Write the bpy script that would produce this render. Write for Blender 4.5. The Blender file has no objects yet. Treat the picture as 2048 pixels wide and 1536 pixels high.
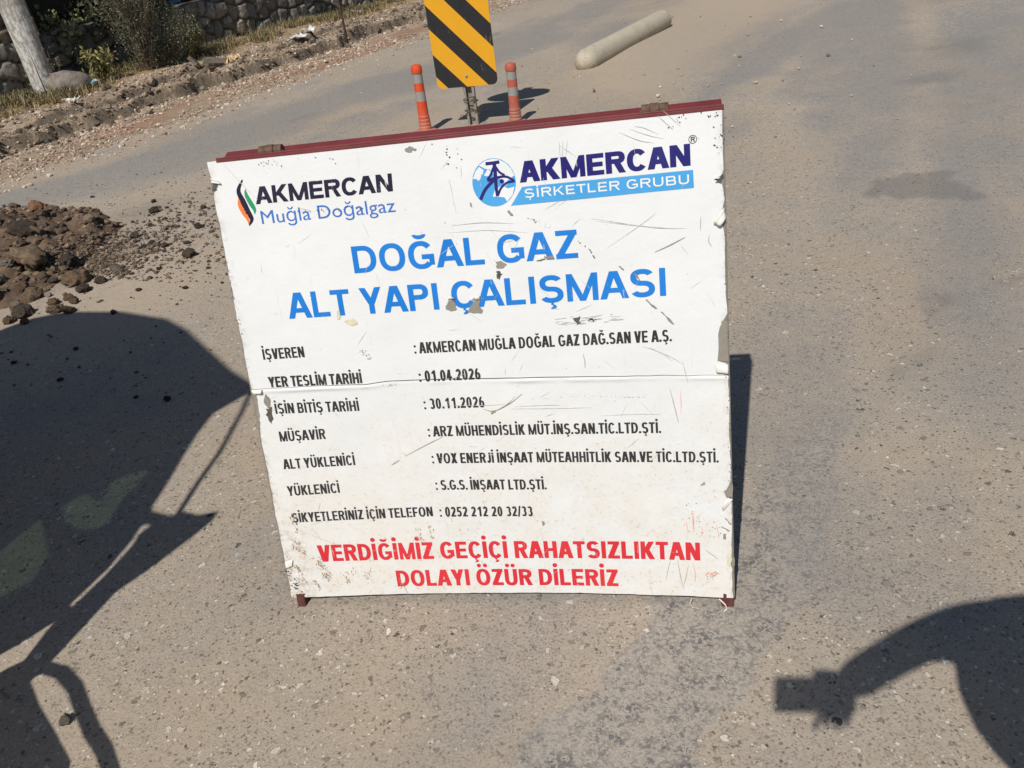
import bpy, bmesh, math, random
import numpy as np
from mathutils import Vector, Matrix, Euler
R = math.radians
S = bpy.context.scene
COL = S.collection
random.seed(7)
rng = np.random.default_rng(11)

# ------------------------------------------------------------------ camera, sky, sun, exposure
cd = bpy.data.cameras.new('camera')
cd.sensor_fit = 'HORIZONTAL'; cd.sensor_width = 36.0
cd.lens = 36.0*1604.17/2048.0
cd.clip_start = 0.01; cd.clip_end = 3000
cam = bpy.data.objects.new('camera', cd); COL.objects.link(cam)
cR = Vector((0.98828422, -0.07647806, -0.13208106)); cU = Vector((0.1526247, 0.4952151, 0.85525885)); cF = Vector((0, 0.86539766, -0.50108571))
CAM = Vector((0, 0, 1.5))
cam.matrix_world = Matrix(((cR.x, cU.x, -cF.x, CAM.x), (cR.y, cU.y, -cF.y, CAM.y), (cR.z, cU.z, -cF.z, CAM.z), (0, 0, 0, 1)))
S.camera = cam

SUN = Vector((0.25295294, 0.58126291, -0.77340044)).normalized()   # direction the light travels
W = bpy.data.worlds.new('World'); S.world = W; W.use_nodes = True
wn = W.node_tree
sky = wn.nodes.new('ShaderNodeTexSky'); sky.sky_type = 'NISHITA'; sky.sun_disc = False
sky.sun_elevation = math.asin(-SUN.z); sky.sun_rotation = math.atan2(-SUN.x, -SUN.y)
sky.air_density = 1.0; sky.dust_density = .4
wn.links.new(sky.outputs[0], wn.nodes['Background'].inputs[0])
wn.nodes['Background'].inputs[1].default_value = 0.058
sl = bpy.data.lights.new('sun', 'SUN'); sl.energy = 3.95; sl.angle = R(0.55); sl.color = (1.0, 0.955, 0.89)
so = bpy.data.objects.new('sun', sl); COL.objects.link(so)
so.rotation_euler = SUN.to_track_quat('-Z', 'Y').to_euler()
vs = S.view_settings; vs.view_transform = 'Standard'; vs.look = 'None'; vs.exposure = 0.12; vs.gamma = 1.0
S.cycles.max_bounces = 6; S.cycles.transparent_max_bounces = 12

# ------------------------------------------------------------------ helpers
def mesh(name, V, F, mats=(), parent=None, mi=None, smooth=False, uv=None, attrs=None, loc=None, cols=None):
    me = bpy.data.meshes.new(name)
    V = np.asarray(V, dtype=np.float64)
    me.from_pydata(V.tolist(), [], F if isinstance(F, list) else np.asarray(F).tolist())
    for m in (mats if isinstance(mats, (list, tuple)) else [mats]): me.materials.append(m)
    if mi is not None: me.polygons.foreach_set('material_index', np.asarray(mi, dtype=np.int32))
    if smooth: me.polygons.foreach_set('use_smooth', np.ones(len(me.polygons), dtype=bool))
    if uv is not None:
        l = me.uv_layers.new(name='UVMap'); idx = np.zeros(len(me.loops), dtype=np.int32)
        me.loops.foreach_get('vertex_index', idx)
        l.data.foreach_set('uv', np.asarray(uv)[idx].astype(np.float32).ravel())
    for k, a in (attrs or {}).items():
        at = me.attributes.new(k, 'FLOAT', 'POINT'); at.data.foreach_set('value', np.asarray(a, dtype=np.float32))
    for k, a in (cols or {}).items():
        at = me.attributes.new(k, 'FLOAT_COLOR', 'POINT')
        at.data.foreach_set('color', np.c_[np.asarray(a), np.ones(len(a))].astype(np.float32).ravel())
    me.update()
    o = bpy.data.objects.new(name, me); COL.objects.link(o)
    if parent: o.parent = parent
    if loc is not None: o.location = loc
    return o

def thing(name, label, cat, loc=(0, 0, 0), rot=(0, 0, 0), group=None):
    o = bpy.data.objects.new(name, None); COL.objects.link(o)
    o.empty_display_size = .1; o.location = loc; o.rotation_euler = rot
    o['label'] = label; o['category'] = cat
    if group: o['group'] = group
    return o
def tag(o, label, cat, group=None):
    o['label'] = label; o['category'] = cat
    if group: o['group'] = group
    return o
def kind(o, k): o['kind'] = k; return o

class MB:
    def __init__(s): s.V = []; s.F = []; s.M = []
    def add(s, V, F, m=0):
        b = len(s.V); s.V += [tuple(v) for v in V]; s.F += [tuple(i+b for i in f) for f in F]; s.M += [m]*len(F); return s
    def box(s, x0, x1, y0, y1, z0, z1, m=0):
        V = [(x, y, z) for z in (z0, z1) for y in (y0, y1) for x in (x0, x1)]
        return s.add(V, [(0, 2, 3, 1), (4, 5, 7, 6), (0, 1, 5, 4), (2, 6, 7, 3), (0, 4, 6, 2), (1, 3, 7, 5)], m)
    def lathe(s, prof, n=24, axis=None, origin=(0, 0, 0), m=0, mfn=None, cap=True):
        A = Vector(axis or (0, 0, 1)).normalized(); X = A.orthogonal().normalized(); Y = A.cross(X); O = Vector(origin)
        V = []; F = []
        for r, z in prof:
            for i in range(n):
                a = 2*math.pi*i/n; V.append(O+A*z+X*(r*math.cos(a))+Y*(r*math.sin(a)))
        ms = []
        for j in range(len(prof)-1):
            for i in range(n):
                F.append((j*n+i, j*n+(i+1) % n, (j+1)*n+(i+1) % n, (j+1)*n+i))
        if cap: F.append(tuple(range(n))[::-1]); F.append(tuple((len(prof)-1)*n+i for i in range(n)))
        return s.add(V, F, m)
    def tube(s, pts, r, n=10, m=0):
        pts = [Vector(p) for p in pts]; rr = r if isinstance(r, (list, tuple)) else [r]*len(pts)
        V = []; F = []; up = None
        for k, p in enumerate(pts):
            t = (pts[min(k+1, len(pts)-1)]-pts[max(k-1, 0)]).normalized()
            if up is None: up = t.orthogonal().normalized()
            x = (up-t*up.dot(t)).normalized(); up = x; y = t.cross(x)
            for i in range(n):
                a = 2*math.pi*i/n; V.append(p+(x*math.cos(a)+y*math.sin(a))*rr[k])
        for k in range(len(pts)-1):
            for i in range(n): F.append((k*n+i, k*n+(i+1) % n, (k+1)*n+(i+1) % n, (k+1)*n+i))
        F.append(tuple(range(n))[::-1]); F.append(tuple((len(pts)-1)*n+i for i in range(n)))
        return s.add(V, F, m)
    def build(s, name, mats, parent=None, smooth=False, loc=None, bevel=0):
        o = mesh(name, s.V, s.F, mats, parent, mi=s.M, smooth=smooth, loc=loc)
        if bevel:
            md = o.modifiers.new('bevel', 'BEVEL'); md.width = bevel; md.segments = 2; md.limit_method = 'ANGLE'
        return o
def shade(o, ang=40):
    me = o.data; me.polygons.foreach_set('use_smooth', np.ones(len(me.polygons), dtype=bool))
    try: me.set_sharp_from_angle(angle=R(ang))
    except Exception: pass
    return o

# value noise -------------------------------------------------------
_P = np.random.default_rng(5).permutation(4096)
def _h(i, j): return (_P[(i + _P[j & 4095]) & 4095] / 4095.0)
def vn(x, y):
    xi = np.floor(x).astype(int); yi = np.floor(y).astype(int); fx = x-xi; fy = y-yi
    fx = fx*fx*(3-2*fx); fy = fy*fy*(3-2*fy)
    a = _h(xi, yi); b = _h(xi+1, yi); c = _h(xi, yi+1); d = _h(xi+1, yi+1)
    return (a*(1-fx)+b*fx)*(1-fy)+(c*(1-fx)+d*fx)*fy
def fbm(x, y, o=4, g=.5):
    x = np.asarray(x, float); y = np.asarray(y, float); r = 0; a = 1; t = 0
    for k in range(o): r = r+a*vn(x*2**k+17.3*k, y*2**k+9.1*k); t += a; a *= g
    return r/t
def sstep(a, b, x): t = np.clip((x-a)/(b-a), 0, 1); return t*t*(3-2*t)
def poly_mask(px, py, poly, soft):
    poly = np.asarray(poly, float); inside = np.zeros(px.shape, bool); dmin = np.full(px.shape, 1e9); n = len(poly)
    for i in range(n):
        x0, y0 = poly[i]; x1, y1 = poly[(i+1) % n]
        c = ((y0 > py) != (y1 > py))
        inside ^= c & (px < (x1-x0)*(py-y0)/((y1-y0) if y1 != y0 else 1e-9)+x0)
        t = np.clip(((px-x0)*(x1-x0)+(py-y0)*(y1-y0))/((x1-x0)**2+(y1-y0)**2+1e-12), 0, 1)
        dmin = np.minimum(dmin, np.hypot(px-x0-t*(x1-x0), py-y0-t*(y1-y0)))
    return sstep(-soft, soft, np.where(inside, dmin, -dmin))
def blob(px, py, cx, cy, rx, ry, ang=0):
    c, s = math.cos(ang), math.sin(ang); dx = px-cx; dy = py-cy
    return np.clip(1-np.hypot((dx*c+dy*s)/rx, (-dx*s+dy*c)/ry), 0, 1)

# node helper -------------------------------------------------------
class NT:
    def __init__(s, name, rough=.8, spec=.3):
        s.m = bpy.data.materials.new(name); s.m.use_nodes = True; s.t = s.m.node_tree; s.n = s.t.nodes
        s.b = s.n['Principled BSDF']; s.b.inputs['Roughness'].default_value = rough; s.b.inputs['Specular IOR Level'].default_value = spec
        s._tc = None
    def _in(s, i, v):
        if v is None: return
        if hasattr(v, 'links'): s.t.links.new(v, i)
        else:
            if i.type == 'RGBA' and not isinstance(v, (int, float)) and len(v) == 3: v = (*v, 1)
            i.default_value = v
    def tc(s, out='Object'):
        if s._tc is None: s._tc = s.n.new('ShaderNodeTexCoord')
        return s._tc.outputs[out]
    def scale(s, v, sc, rot=(0, 0, 0)):
        n = s.n.new('ShaderNodeMapping'); s._in(n.inputs[0], v); n.inputs['Scale'].default_value = sc; n.inputs['Rotation'].default_value = rot; return n.outputs[0]
    def noise(s, sc, v=None, det=4, rough=.55, dist=0):
        n = s.n.new('ShaderNodeTexNoise'); s._in(n.inputs['Vector'], v if v is not None else s.tc()); n.inputs['Scale'].default_value = sc
        n.inputs['Detail'].default_value = det; n.inputs['Roughness'].default_value = rough; n.inputs['Distortion'].default_value = dist; return n.outputs[0]
    def vor(s, sc, v=None, feat='F1', rand=1.0):
        n = s.n.new('ShaderNodeTexVoronoi'); n.feature = feat; s._in(n.inputs['Vector'], v if v is not None else s.tc()); n.inputs['Scale'].default_value = sc
        n.inputs['Randomness'].default_value = rand; return n
    def ramp(s, f, stops, interp='LINEAR'):
        n = s.n.new('ShaderNodeValToRGB'); s._in(n.inputs[0], f); e = n.color_ramp.elements; n.color_ramp.interpolation = interp
        while len(e) > len(stops): e.remove(e[-1])
        while len(e) < len(stops): e.new(.5)
        for k, (p, c) in enumerate(stops):
            e[k].position = p; e[k].color = (c, c, c, 1) if isinstance(c, (int, float)) else (*c, 1)
        return n.outputs[0]
    def mix(s, f, a, b, mode='MIX'):
        n = s.n.new('ShaderNodeMix'); n.data_type = 'RGBA'; n.blend_type = mode; n.clamp_factor = True
        s._in(n.inputs[0], f); s._in(n.inputs[6], a); s._in(n.inputs[7], b); return n.outputs[2]
    def math(s, op, a, b=None, c=None, clamp=False):
        n = s.n.new('ShaderNodeMath'); n.operation = op; n.use_clamp = clamp; s._in(n.inputs[0], a); s._in(n.inputs[1], b); s._in(n.inputs[2], c); return n.outputs[0]
    def attr(s, name, out='Fac'):
        n = s.n.new('ShaderNodeAttribute'); n.attribute_name = name; return n.outputs[out]
    def sep(s, v):
        n = s.n.new('ShaderNodeSeparateXYZ'); s._in(n.inputs[0], v); return n.outputs
    def bump(s, h, strength=.3, dist=.01, prev=None):
        n = s.n.new('ShaderNodeBump'); s._in(n.inputs['Height'], h); n.inputs['Strength'].default_value = strength; n.inputs['Distance'].default_value = dist
        if prev is not None: s._in(n.inputs['Normal'], prev)
        s.t.links.new(n.outputs[0], s.b.inputs['Normal']); return n.outputs[0]
    def col(s, c): s._in(s.b.inputs['Base Color'], c); return s
    def rough(s, r): s._in(s.b.inputs['Roughness'], r); return s
    def obj_rand(s):
        n = s.n.new('ShaderNodeObjectInfo'); return n.outputs['Random']
def worn(name, col, dark=.6, light=1.25, sc=6, rough=.7, metal=0, bumps=.2, bsc=60, dist=.003):
    t = NT(name, rough); c = [min(1, x) for x in col]
    t.col(t.mix(t.ramp(t.noise(sc, det=6, rough=.65), [(.3, 0.0), (.7, 1.0)]), [x*dark for x in c], [min(1, x*light) for x in c]))
    t.b.inputs['Metallic'].default_value = metal
    if bumps: t.bump(t.noise(bsc, det=4), bumps, dist)
    return t.m

# ------------------------------------------------------------------ materials of the ground
BEIGE = (.335, .268, .197); GREY = (.225, .205, .185)
def asphalt_material():
    t = NT('dusty_asphalt', .9, .2)
    v = t.tc()
    g = t.attr('grey'); tr = t.attr('track'); isl = t.attr('island')
    n1 = t.noise(2.2, det=5, rough=.6); n2 = t.noise(19, det=6, rough=.7); n3 = t.noise(160, det=4, rough=.7); n4 = t.noise(.55, det=4)
    n5 = t.noise(55, det=5, rough=.7)
    gm = t.ramp(t.math('ADD', t.math('ADD', g, t.math('MULTIPLY', t.math('SUBTRACT', n2, .5), .8)), t.math('MULTIPLY', t.math('SUBTRACT', n5, .5), .6)), [(.45, 0.0), (.55, 1.0)])
    tm = t.ramp(t.math('ADD', tr, t.math('MULTIPLY', t.math('SUBTRACT', n1, .5), .7)), [(.22, 0.0), (.72, 1.0)])
    # dust bound surface
    base = t.mix(t.ramp(n4, [(.35, 0.0), (.65, 1.0)]), (.365, .305, .240), (.43, .362, .285))
    base = t.mix(t.math('MULTIPLY', t.ramp(n1, [(.42, 0.0), (.68, 1.0)]), .5), base, (.325, .293, .255))
    base = t.mix(t.ramp(n2, [(.25, .35), (.55, 0.0)]), base, (.225, .19, .152))
    base = t.mix(t.ramp(n3, [(.32, .85), (.47, 0.0)]), base, (.12, .098, .075))
    base = t.mix(t.ramp(n3, [(.58, 0.0), (.75, .4)]), base, (.52, .455, .375))
    heights = t.math('MULTIPLY', n3, .35)
    nt_ = t.noise(1.1, t.scale(v, (1, 1, 1), (0, 0, .6)), 6, .68)
    base = t.mix(t.ramp(nt_, [(.5, 0.0), (.66, .6)]), base, (.40, .315, .225))
    base = t.mix(t.ramp(nt_, [(.32, .55), (.46, 0.0)]), base, (.27, .25, .228))
    # aggregate set in the surface, three sizes
    for sc, thr, pl, pd, am in ((30, .36, .34, .18, 1.0), (56, .41, .36, .28, 1.0), (105, .46, .34, .42, 1.0)):
        vo = t.vor(sc, t.warp(v, sc*1.6, .5/sc))
        hsep = t.sep(vo.outputs['Color'])
        size = t.math('MULTIPLY', t.math('POWER', hsep[1], 1.3), thr)
        edge = t.math('SUBTRACT', size, vo.outputs['Distance'])
        m = t.ramp(t.math('MULTIPLY', edge, 12.0), [(0.0, 0.0), (.35, 1.0)])
        pres = t.math('GREATER_THAN', hsep[0], 1-pl-pd)
        isl_ = t.math('GREATER_THAN', hsep[0], 1-pl)
        sc_l = t.mix(hsep[2], (.47, .41, .335), (.66, .60, .52)); sc_d = t.mix(hsep[2], (.055, .05, .046), (.20, .165, .13))
        scol = t.mix(isl_, sc_d, sc_l)
        keep = t.math('MULTIPLY', t.math('MULTIPLY', t.math('MULTIPLY', m, pres), t.math('ADD', .42, t.math('MULTIPLY', t.math('FRACT', t.math('MULTIPLY', hsep[0], 37.0)), .58))), t.math('SUBTRACT', am, t.math('MULTIPLY', isl, .75), None, True))
        base = t.mix(keep, base, scol)
        heights = t.math('ADD', heights, t.math('MULTIPLY', keep, .5))
    # bare grey patching: fine dark chippings
    vg = t.vor(150); gs = t.sep(vg.outputs['Color'])
    gcol = t.mix(t.ramp(gs[0], [(.35, 0.0), (.55, 1.0)]), (.165, .155, .147), (.36, .325, .285))
    gcol = t.mix(t.ramp(t.noise(330, det=2), [(.36, .7), (.5, 0.0)]), gcol, (.075, .07, .066))
    gcol = t.mix(t.ramp(n2, [(.36, 0.0), (.62, .8)]), gcol, (.40, .35, .292))
    vb = t.vor(42, t.warp(v, 60, .01)); bs = t.sep(vb.outputs['Color'])
    big = t.math('MULTIPLY', t.math('GREATER_THAN', bs[0], .78), t.ramp(vb.outputs['Distance'], [(.24, 1.0), (.3, 0.0)]))
    gcol = t.mix(t.math('MULTIPLY', big, .8), gcol, t.mix(bs[1], (.12, .12, .122), (.23, .22, .205)))
    base = t.mix(gm, base, gcol)
    # polished wheel lanes, greyer
    base = t.mix(t.math('MULTIPLY', tm, t.ramp(n2, [(.3, .9), (.7, .5)])), base, t.mix(t.ramp(n3, [(.35, 0.0), (.65, 1.0)]), (.165, .158, .151), (.315, .298, .279)))
    # loose earth blown over the asphalt
    earth = t.mix(n2, (.36, .285, .21), (.45, .37, .28))
    im = t.ramp(t.math('ADD', isl, t.math('MULTIPLY', t.math('SUBTRACT', n1, .5), .8)), [(.25, 0.0), (.8, .82)])
    base = t.mix(im, base, earth)
    st = t.attr('stain'); base = t.mix(t.ramp(t.math('ADD', st, t.math('MULTIPLY', t.math('SUBTRACT', t.math('ADD', t.math('MULTIPLY', n2, .6), t.math('MULTIPLY', n3, .4)), .5), 2.6)), [(.35, 0.0), (1.1, .5)]), base, (.14, .133, .127))
    br = t.attr('brown'); base = t.mix(t.ramp(t.math('ADD', br, t.math('MULTIPLY', t.math('SUBTRACT', n2, .5), 1.1)), [(.3, 0.0), (.8, .8)]), base, t.mix(n3, (.105, .078, .055), (.235, .175, .125)))
    t.col(base)
    heights = t.math('ADD', heights, t.math('MULTIPLY', n2, .25))
    t.bump(heights, 1.0, .009)
    return t.m
def _warp(t, v, sc, amt):
    n = t.n.new('ShaderNodeTexNoise'); t._in(n.inputs['Vector'], v); n.inputs['Scale'].default_value = sc; n.inputs['Detail'].default_value = 2
    a = t.n.new('ShaderNodeVectorMath'); a.operation = 'SUBTRACT'; t._in(a.inputs[0], n.outputs['Color']); a.inputs[1].default_value = (.5, .5, .5)
    b = t.n.new('ShaderNodeVectorMath'); b.operation = 'SCALE'; t._in(b.inputs[0], a.outputs[0]); b.inputs['Scale'].default_value = amt*2
    c = t.n.new('ShaderNodeVectorMath'); c.operation = 'ADD'; t._in(c.inputs[0], v); t._in(c.inputs[1], b.outputs[0]); return c.outputs[0]
NT.warp = _warp
M_asph = asphalt_material()
def verge_material():
    t = NT('rubble_verge', .95, .15)
    v = t.tc(); n1 = t.noise(1.8, det=5); n2 = t.noise(14, det=6, rough=.7); n3 = t.noise(90, det=4, rough=.7)
    base = t.mix(t.ramp(n1, [(.35, 0.0), (.65, 1.0)]), (.40, .305, .215), (.48, .375, .27))
    base = t.mix(t.ramp(n2, [(.3, .6), (.55, 0.0)]), base, (.17, .125, .085))
    sand = t.attr('sand')
    grv = t.math('SUBTRACT', 1.0, t.math('MULTIPLY', sand, .8))
    h = t.math('MULTIPLY', n2, .6)
    for sc, th in ((22, .42), (45, .45), (90, .45)):
        vo = t.vor(sc, t.warp(v, sc*1.5, .4/sc)); c = t.sep(vo.outputs['Color'])
        m = t.ramp(t.math('MULTIPLY', t.math('SUBTRACT', t.math('MULTIPLY', c[1], th), vo.outputs['Distance']), 10.0), [(0.0, 0.0), (.3, 1.0)])
        m = t.math('MULTIPLY', t.math('MULTIPLY', m, grv), t.math('GREATER_THAN', c[0], .25))
        sc_ = t.mix(c[2], t.mix(c[0], (.17, .125, .09), (.33, .24, .175)), t.mix(c[0], (.40, .29, .21), (.56, .46, .36)))
        base = t.mix(m, base, sc_); h = t.math('ADD', h, t.math('MULTIPLY', m, .5))
    base = t.mix(t.math('MULTIPLY', sand, .75), base, t.mix(n2, (.36, .275, .195), (.43, .34, .25)))
    dk = t.attr('dark'); base = t.mix(t.math('MULTIPLY', dk, t.ramp(n2, [(.2, 1.0), (.8, .55)])), base, t.mix(n3, (.075, .06, .046), (.19, .15, .11)))
    st = t.attr('straw'); base = t.mix(t.ramp(t.math('ADD', st, t.math('MULTIPLY', t.math('SUBTRACT', n2, .5), 1.0)), [(.35, 0.0), (.8, .8)]), base, t.mix(n3, (.30, .20, .085), (.46, .33, .16)))
    rd = t.attr('red'); base = t.mix(t.math('MULTIPLY', rd, .6), base, (.36, .19, .125))
    t.col(base); t.bump(t.math('ADD', h, t.math('MULTIPLY', n3, .5)), 1.0, .03); return t.m
M_verge = verge_material()

# ------------------------------------------------------------------ the ground, the road, the verge
M_ground = worn('bare_earth', (.30, .24, .17), .75, 1.2, 1.5, .95, 0, .4, 20, .02)
gx = np.array([-900, -120, -30, 30, 120, 900.]); gy = np.array([-900, -120, -20, 30, 120, 900.])
GX, GY = np.meshgrid(gx, gy); nn = len(gx)
kind(mesh('ground', np.c_[GX.ravel(), GY.ravel(), np.full(GX.size, -.06)], [(j*nn+i, j*nn+i+1, (j+1)*nn+i+1, (j+1)*nn+i) for j in range(nn-1) for i in range(nn-1)], M_ground), 'structure')

D2 = np.array([.48, .8773]); N2 = np.array([-.8773, .48])    # along the road, towards the stone wall
def st(x, y): return x*D2[0]+y*D2[1], x*N2[0]+y*N2[1]
def xy(s, t): return D2[0]*s+N2[0]*t, D2[1]*s+N2[1]*t

def axis_pts(lo, f0, f1, hi, fine):
    a = list(np.arange(f0, f1, fine)); d = fine; x = f1
    while x < hi: a.append(x); d *= 1.35; x += d
    a.append(hi); d = fine; x = f0-fine; b = []
    while x > lo: b.append(x); d *= 1.35; x -= d
    b.append(lo); return np.array(b[::-1]+a)
rx = axis_pts(-25, -5.5, 6.5, 60, .05); ry = axis_pts(-18, .4, 15, 110, .05)
RX, RY = np.meshgrid(rx, ry); px, py = RX.ravel(), RY.ravel()
PATCH = [(-.14, 1.04), (-.13, 1.08), (-.07, 1.14), (.01, 1.17), (.08, 1.21), (.09, 1.3), (.16, 1.32), (.22, 1.39), (.24, 1.52), (.57, 1.75), (.79, 2.0), (1.01, 2.31), (1.22, 2.38), (1.22, 2.24), (.97, 1.9), (.75, 1.58), (.69, 1.46), (.64, 1.4), (.57, 1.33), (.49, 1.26), (.42, 1.2), (.4, 1.13), (.3, 1.07), (.27, 1.0), (.21, .87), (.1, .3), (-.4, .2), (-.19, .94)]
TRL = [(-6, 6.9), (-4.24, 7.39), (-3.67, 7.64), (-3.14, 8.16), (-2.73, 8.88), (-2.11, 9.61), (-1.4, 10.47), (-.54, 11.02), (.61, 12.78), (1.98, 14.52), (1.48, 11.11), (.43, 10.04), (-.39, 9.09), (-1.23, 8.78), (-1.63, 8.0), (-2.22, 7.06), (-2.67, 6.69), (-3.8, 6.46)]
TRR = [(1.8, 6.75), (2.47, 7.97), (3.56, 9.46), (4.91, 11.03), (5.12, 10.64), (3.61, 8.5), (2.78, 7.37), (2.31, 7.02), (1.94, 6.64)]
ISL = [(.98, 7.66), (1.31, 9.52), (3.06, 12.73), (4.21, 14.39), (5.02, 12.63), (3.74, 10.28), (2.51, 8.61), (1.57, 7.17)]
GUR = [(5.14, 9.26), (5.75, 9.46), (6.2, 9.29), (4.33, 6.36), (4.27, 6.7), (4.28, 7.32), (4.38, 7.93)]
wx = px+.12*(fbm(px*3, py*3)-.5); wy = py+.12*(fbm(px*3+40, py*3)-.5)
grey = poly_mask(wx, wy, PATCH, .07)
grey = np.maximum(grey*np.clip(1.0-.62*np.clip(py-1.35, 0, 3), .42, 1), .75*poly_mask(wx, wy, GUR, .35))
track = np.maximum(.8*poly_mask(wx, wy, TRL, .45)*(.75+.5*fbm(px*1.5, py*1.5)), poly_mask(wx, wy, TRR, .3)*.95)
sl_, tl_ = st(px, py)
for ts_, tt_, tl2_, tw_ in ((4.2, -.3, 4.5, .28), (3.6, -.95, 3.4, .22), (6.5, -1.9, 5, .4), (9.0, -2.6, 6, .45), (3.0, -1.5, 2.6, .2)):
    track = np.maximum(track, .85*np.clip(1-np.hypot((sl_-ts_)/tl2_, (tl_-tt_+.35*(fbm(sl_*.6, tl_*.6+ts_)-.5))/tw_), 0, 1)**.6*sstep(.7, 1.9, px))
track = np.maximum(track, .75*sstep(.42, .72, fbm(sl_*.22+3, tl_*.8+5, 5))*sstep(2.2, 4.5, py)*sstep(.7, 1.9, px))
track = np.maximum(track, .5*sstep(.5, .7, fbm(sl_*.5+30, tl_*1.3+5, 5)))
isl = np.maximum(poly_mask(wx, wy, ISL, .55), .8*blob(px, py, .1, 7.6, 1.5, 1.0))
isl = np.maximum(isl, .75*np.clip(1-np.hypot((px+2.0)/1.3, (py-4.2)/1.3), 0, 1))
isl = np.maximum(isl, .9*blob(px, py, 2.1, 9.6, .9, 2.2, -.55))
stain = np.zeros_like(px); sx_ = px+.5*(fbm(px*3.5+9, py*3.5, 5, .6)-.5); sy_ = py+.5*(fbm(px*3.5, py*3.5+60, 5, .6)-.5)
for cx, cy, a, b, an, k in ((2.31, 3.96, .19, .24, .4, 2.6), (2.52, 4.1, .1, .1, 0, .9), (2.0, 2.85, .22, .1, .5, .8), (1.58, 2.6, .2, .12, .6, .7), (3.5, 6.2, .5, .25, .5, .6), (4.3, 7.2, .7, .5, .9, .6), (3.4, 5.4, .35, .2, .2, .5),
                            (.42, 12.9, .5, .12, .9, .8), (-1.7, 8.6, .5, .08, 1.0, .6), (-3.0, 6.9, .4, .06, .9, .6), (-.05, 1.95, .3, .2, 0, .25), (1.35, 2.3, .35, .1, .8, .5)):
    stain = np.maximum(stain, k*blob(sx_, sy_, cx, cy, a*1.15, b*1.15, an)*1.5)
brown = np.maximum(1.1*np.clip(1-np.hypot((px+3.1)/1.35, (py-5.0)/1.2), 0, 1), .8*blob(px, py, -2.35, 4.9, .75, .35, .5))
brown = np.maximum(brown, .55*blob(px, py, -2.5, 5.9, 1.0, .7, .7))
zr = .012*(fbm(px*.5, py*.5)-.5)*(np.hypot(px, py) > 1)
zr = zr+.035*np.clip(1-np.hypot((px-2.0)/1.5, (py-9.6)/2.8), 0, 1)
ny, nx = RX.shape
idx = np.arange(nx*ny).reshape(ny, nx)
RF = np.stack([idx[:-1, :-1], idx[:-1, 1:], idx[1:, 1:], idx[1:, :-1]], -1).reshape(-1, 4)
kind(mesh('road', np.c_[px, py, zr], RF, M_asph, smooth=True, attrs=dict(grey=grey, track=track, island=isl, stain=np.clip(stain, 0, 1), brown=np.clip(brown, 0, 1))), 'structure')

TW = 10.78                     # the wall's distance across the road
def verge_z(s, t):
    s = np.asarray(s, float); t = np.asarray(t, float)
    e = 7.42+.5*(fbm(s*.55, s*0+2)-.5)+.18*(fbm(s*2.5, t*2.5)-.5)
    z = -.03+.075*sstep(e-.25, e+.35, t)
    z = z+.07*(fbm(s*1.3, t*1.3+5)-.5)*sstep(e, e+.4, t)
    tl = 8.62+.55*(fbm(s*.9+7, s*0+1)-.5)+.22*(fbm(s*4+1, t*3)-.5)        # ragged broken edge of the trench
    amp = .35+.9*fbm(s*.8+31, s*0+4)
    z = z-.09*amp*np.exp(-((t-tl+.16)/.16)**2)
    z = z+.15*amp*sstep(tl-.015, tl+.03, t)
    tl2 = 9.25+.6*(fbm(s*.8+70, s*0+1)-.5)+.25*(fbm(s*3+9, t*3)-.5)
    a2 = .15+.8*sstep(.45, .6, fbm(s*.7+90, s*0+3))
    z = z-.05*a2*np.exp(-((t-tl2+.12)/.12)**2)+.06*a2*sstep(tl2-.02, tl2+.03, t)
    z = z+.15*(fbm(s*5, t*5, 5, .6)-.5)*sstep(8.2, 8.6, t)*(1-.8*sstep(9.2, 9.7, t))+.015*(fbm(s*18, t*18)-.5)*sstep(e, e+.3, t)
    return z+.035*np.clip(t-9.3, 0, 3)
vs_ = np.arange(1.0, 34.0, .05); vt_ = np.arange(6.7, 14.5, .03)
VS, VT = np.meshgrid(vs_, vt_); s1, t1 = VS.ravel(), VT.ravel(); vz = verge_z(s1, t1)
vx, vy = xy(s1, t1)
ny, nx = VS.shape; idx = np.arange(nx*ny).reshape(ny, nx)
VF = np.stack([idx[:-1, :-1], idx[1:, :-1], idx[1:, 1:], idx[:-1, 1:]], -1).reshape(-1, 4)
gz = np.gradient(vz.reshape(VS.shape), .03, axis=0).ravel()
sandm = sstep(7.75, 8.0, t1)*(1-sstep(8.4, 8.6, t1))*sstep(10.5, 12.5, s1)
darkm = np.clip(sstep(.35, 1.2, gz)+.5*sstep(.5, .66, fbm(s1*1.6+3, t1*2+8))*sstep(8.3, 8.6, t1)*(1-sstep(9.2, 9.9, t1)), 0, 1)  # shade painted on steep road-facing faces, plus random dark patches
straw = sstep(9.4, 9.9, t1)*(.45+.7*fbm(s1*1.2, t1*1.2+50))
redm = sstep(.44, .68, fbm(s1*.8+12, t1*2.2))*(1-sstep(7.9, 8.3, t1))
kind(mesh('verge', np.c_[vx, vy, vz], VF, M_verge, smooth=True, attrs=dict(sand=sandm, dark=darkm, straw=straw, red=redm)), 'structure')
def vpt(s, t, dz=0): x, y = xy(s, t); return Vector((x, y, float(verge_z(s, t))+dz))

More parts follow.
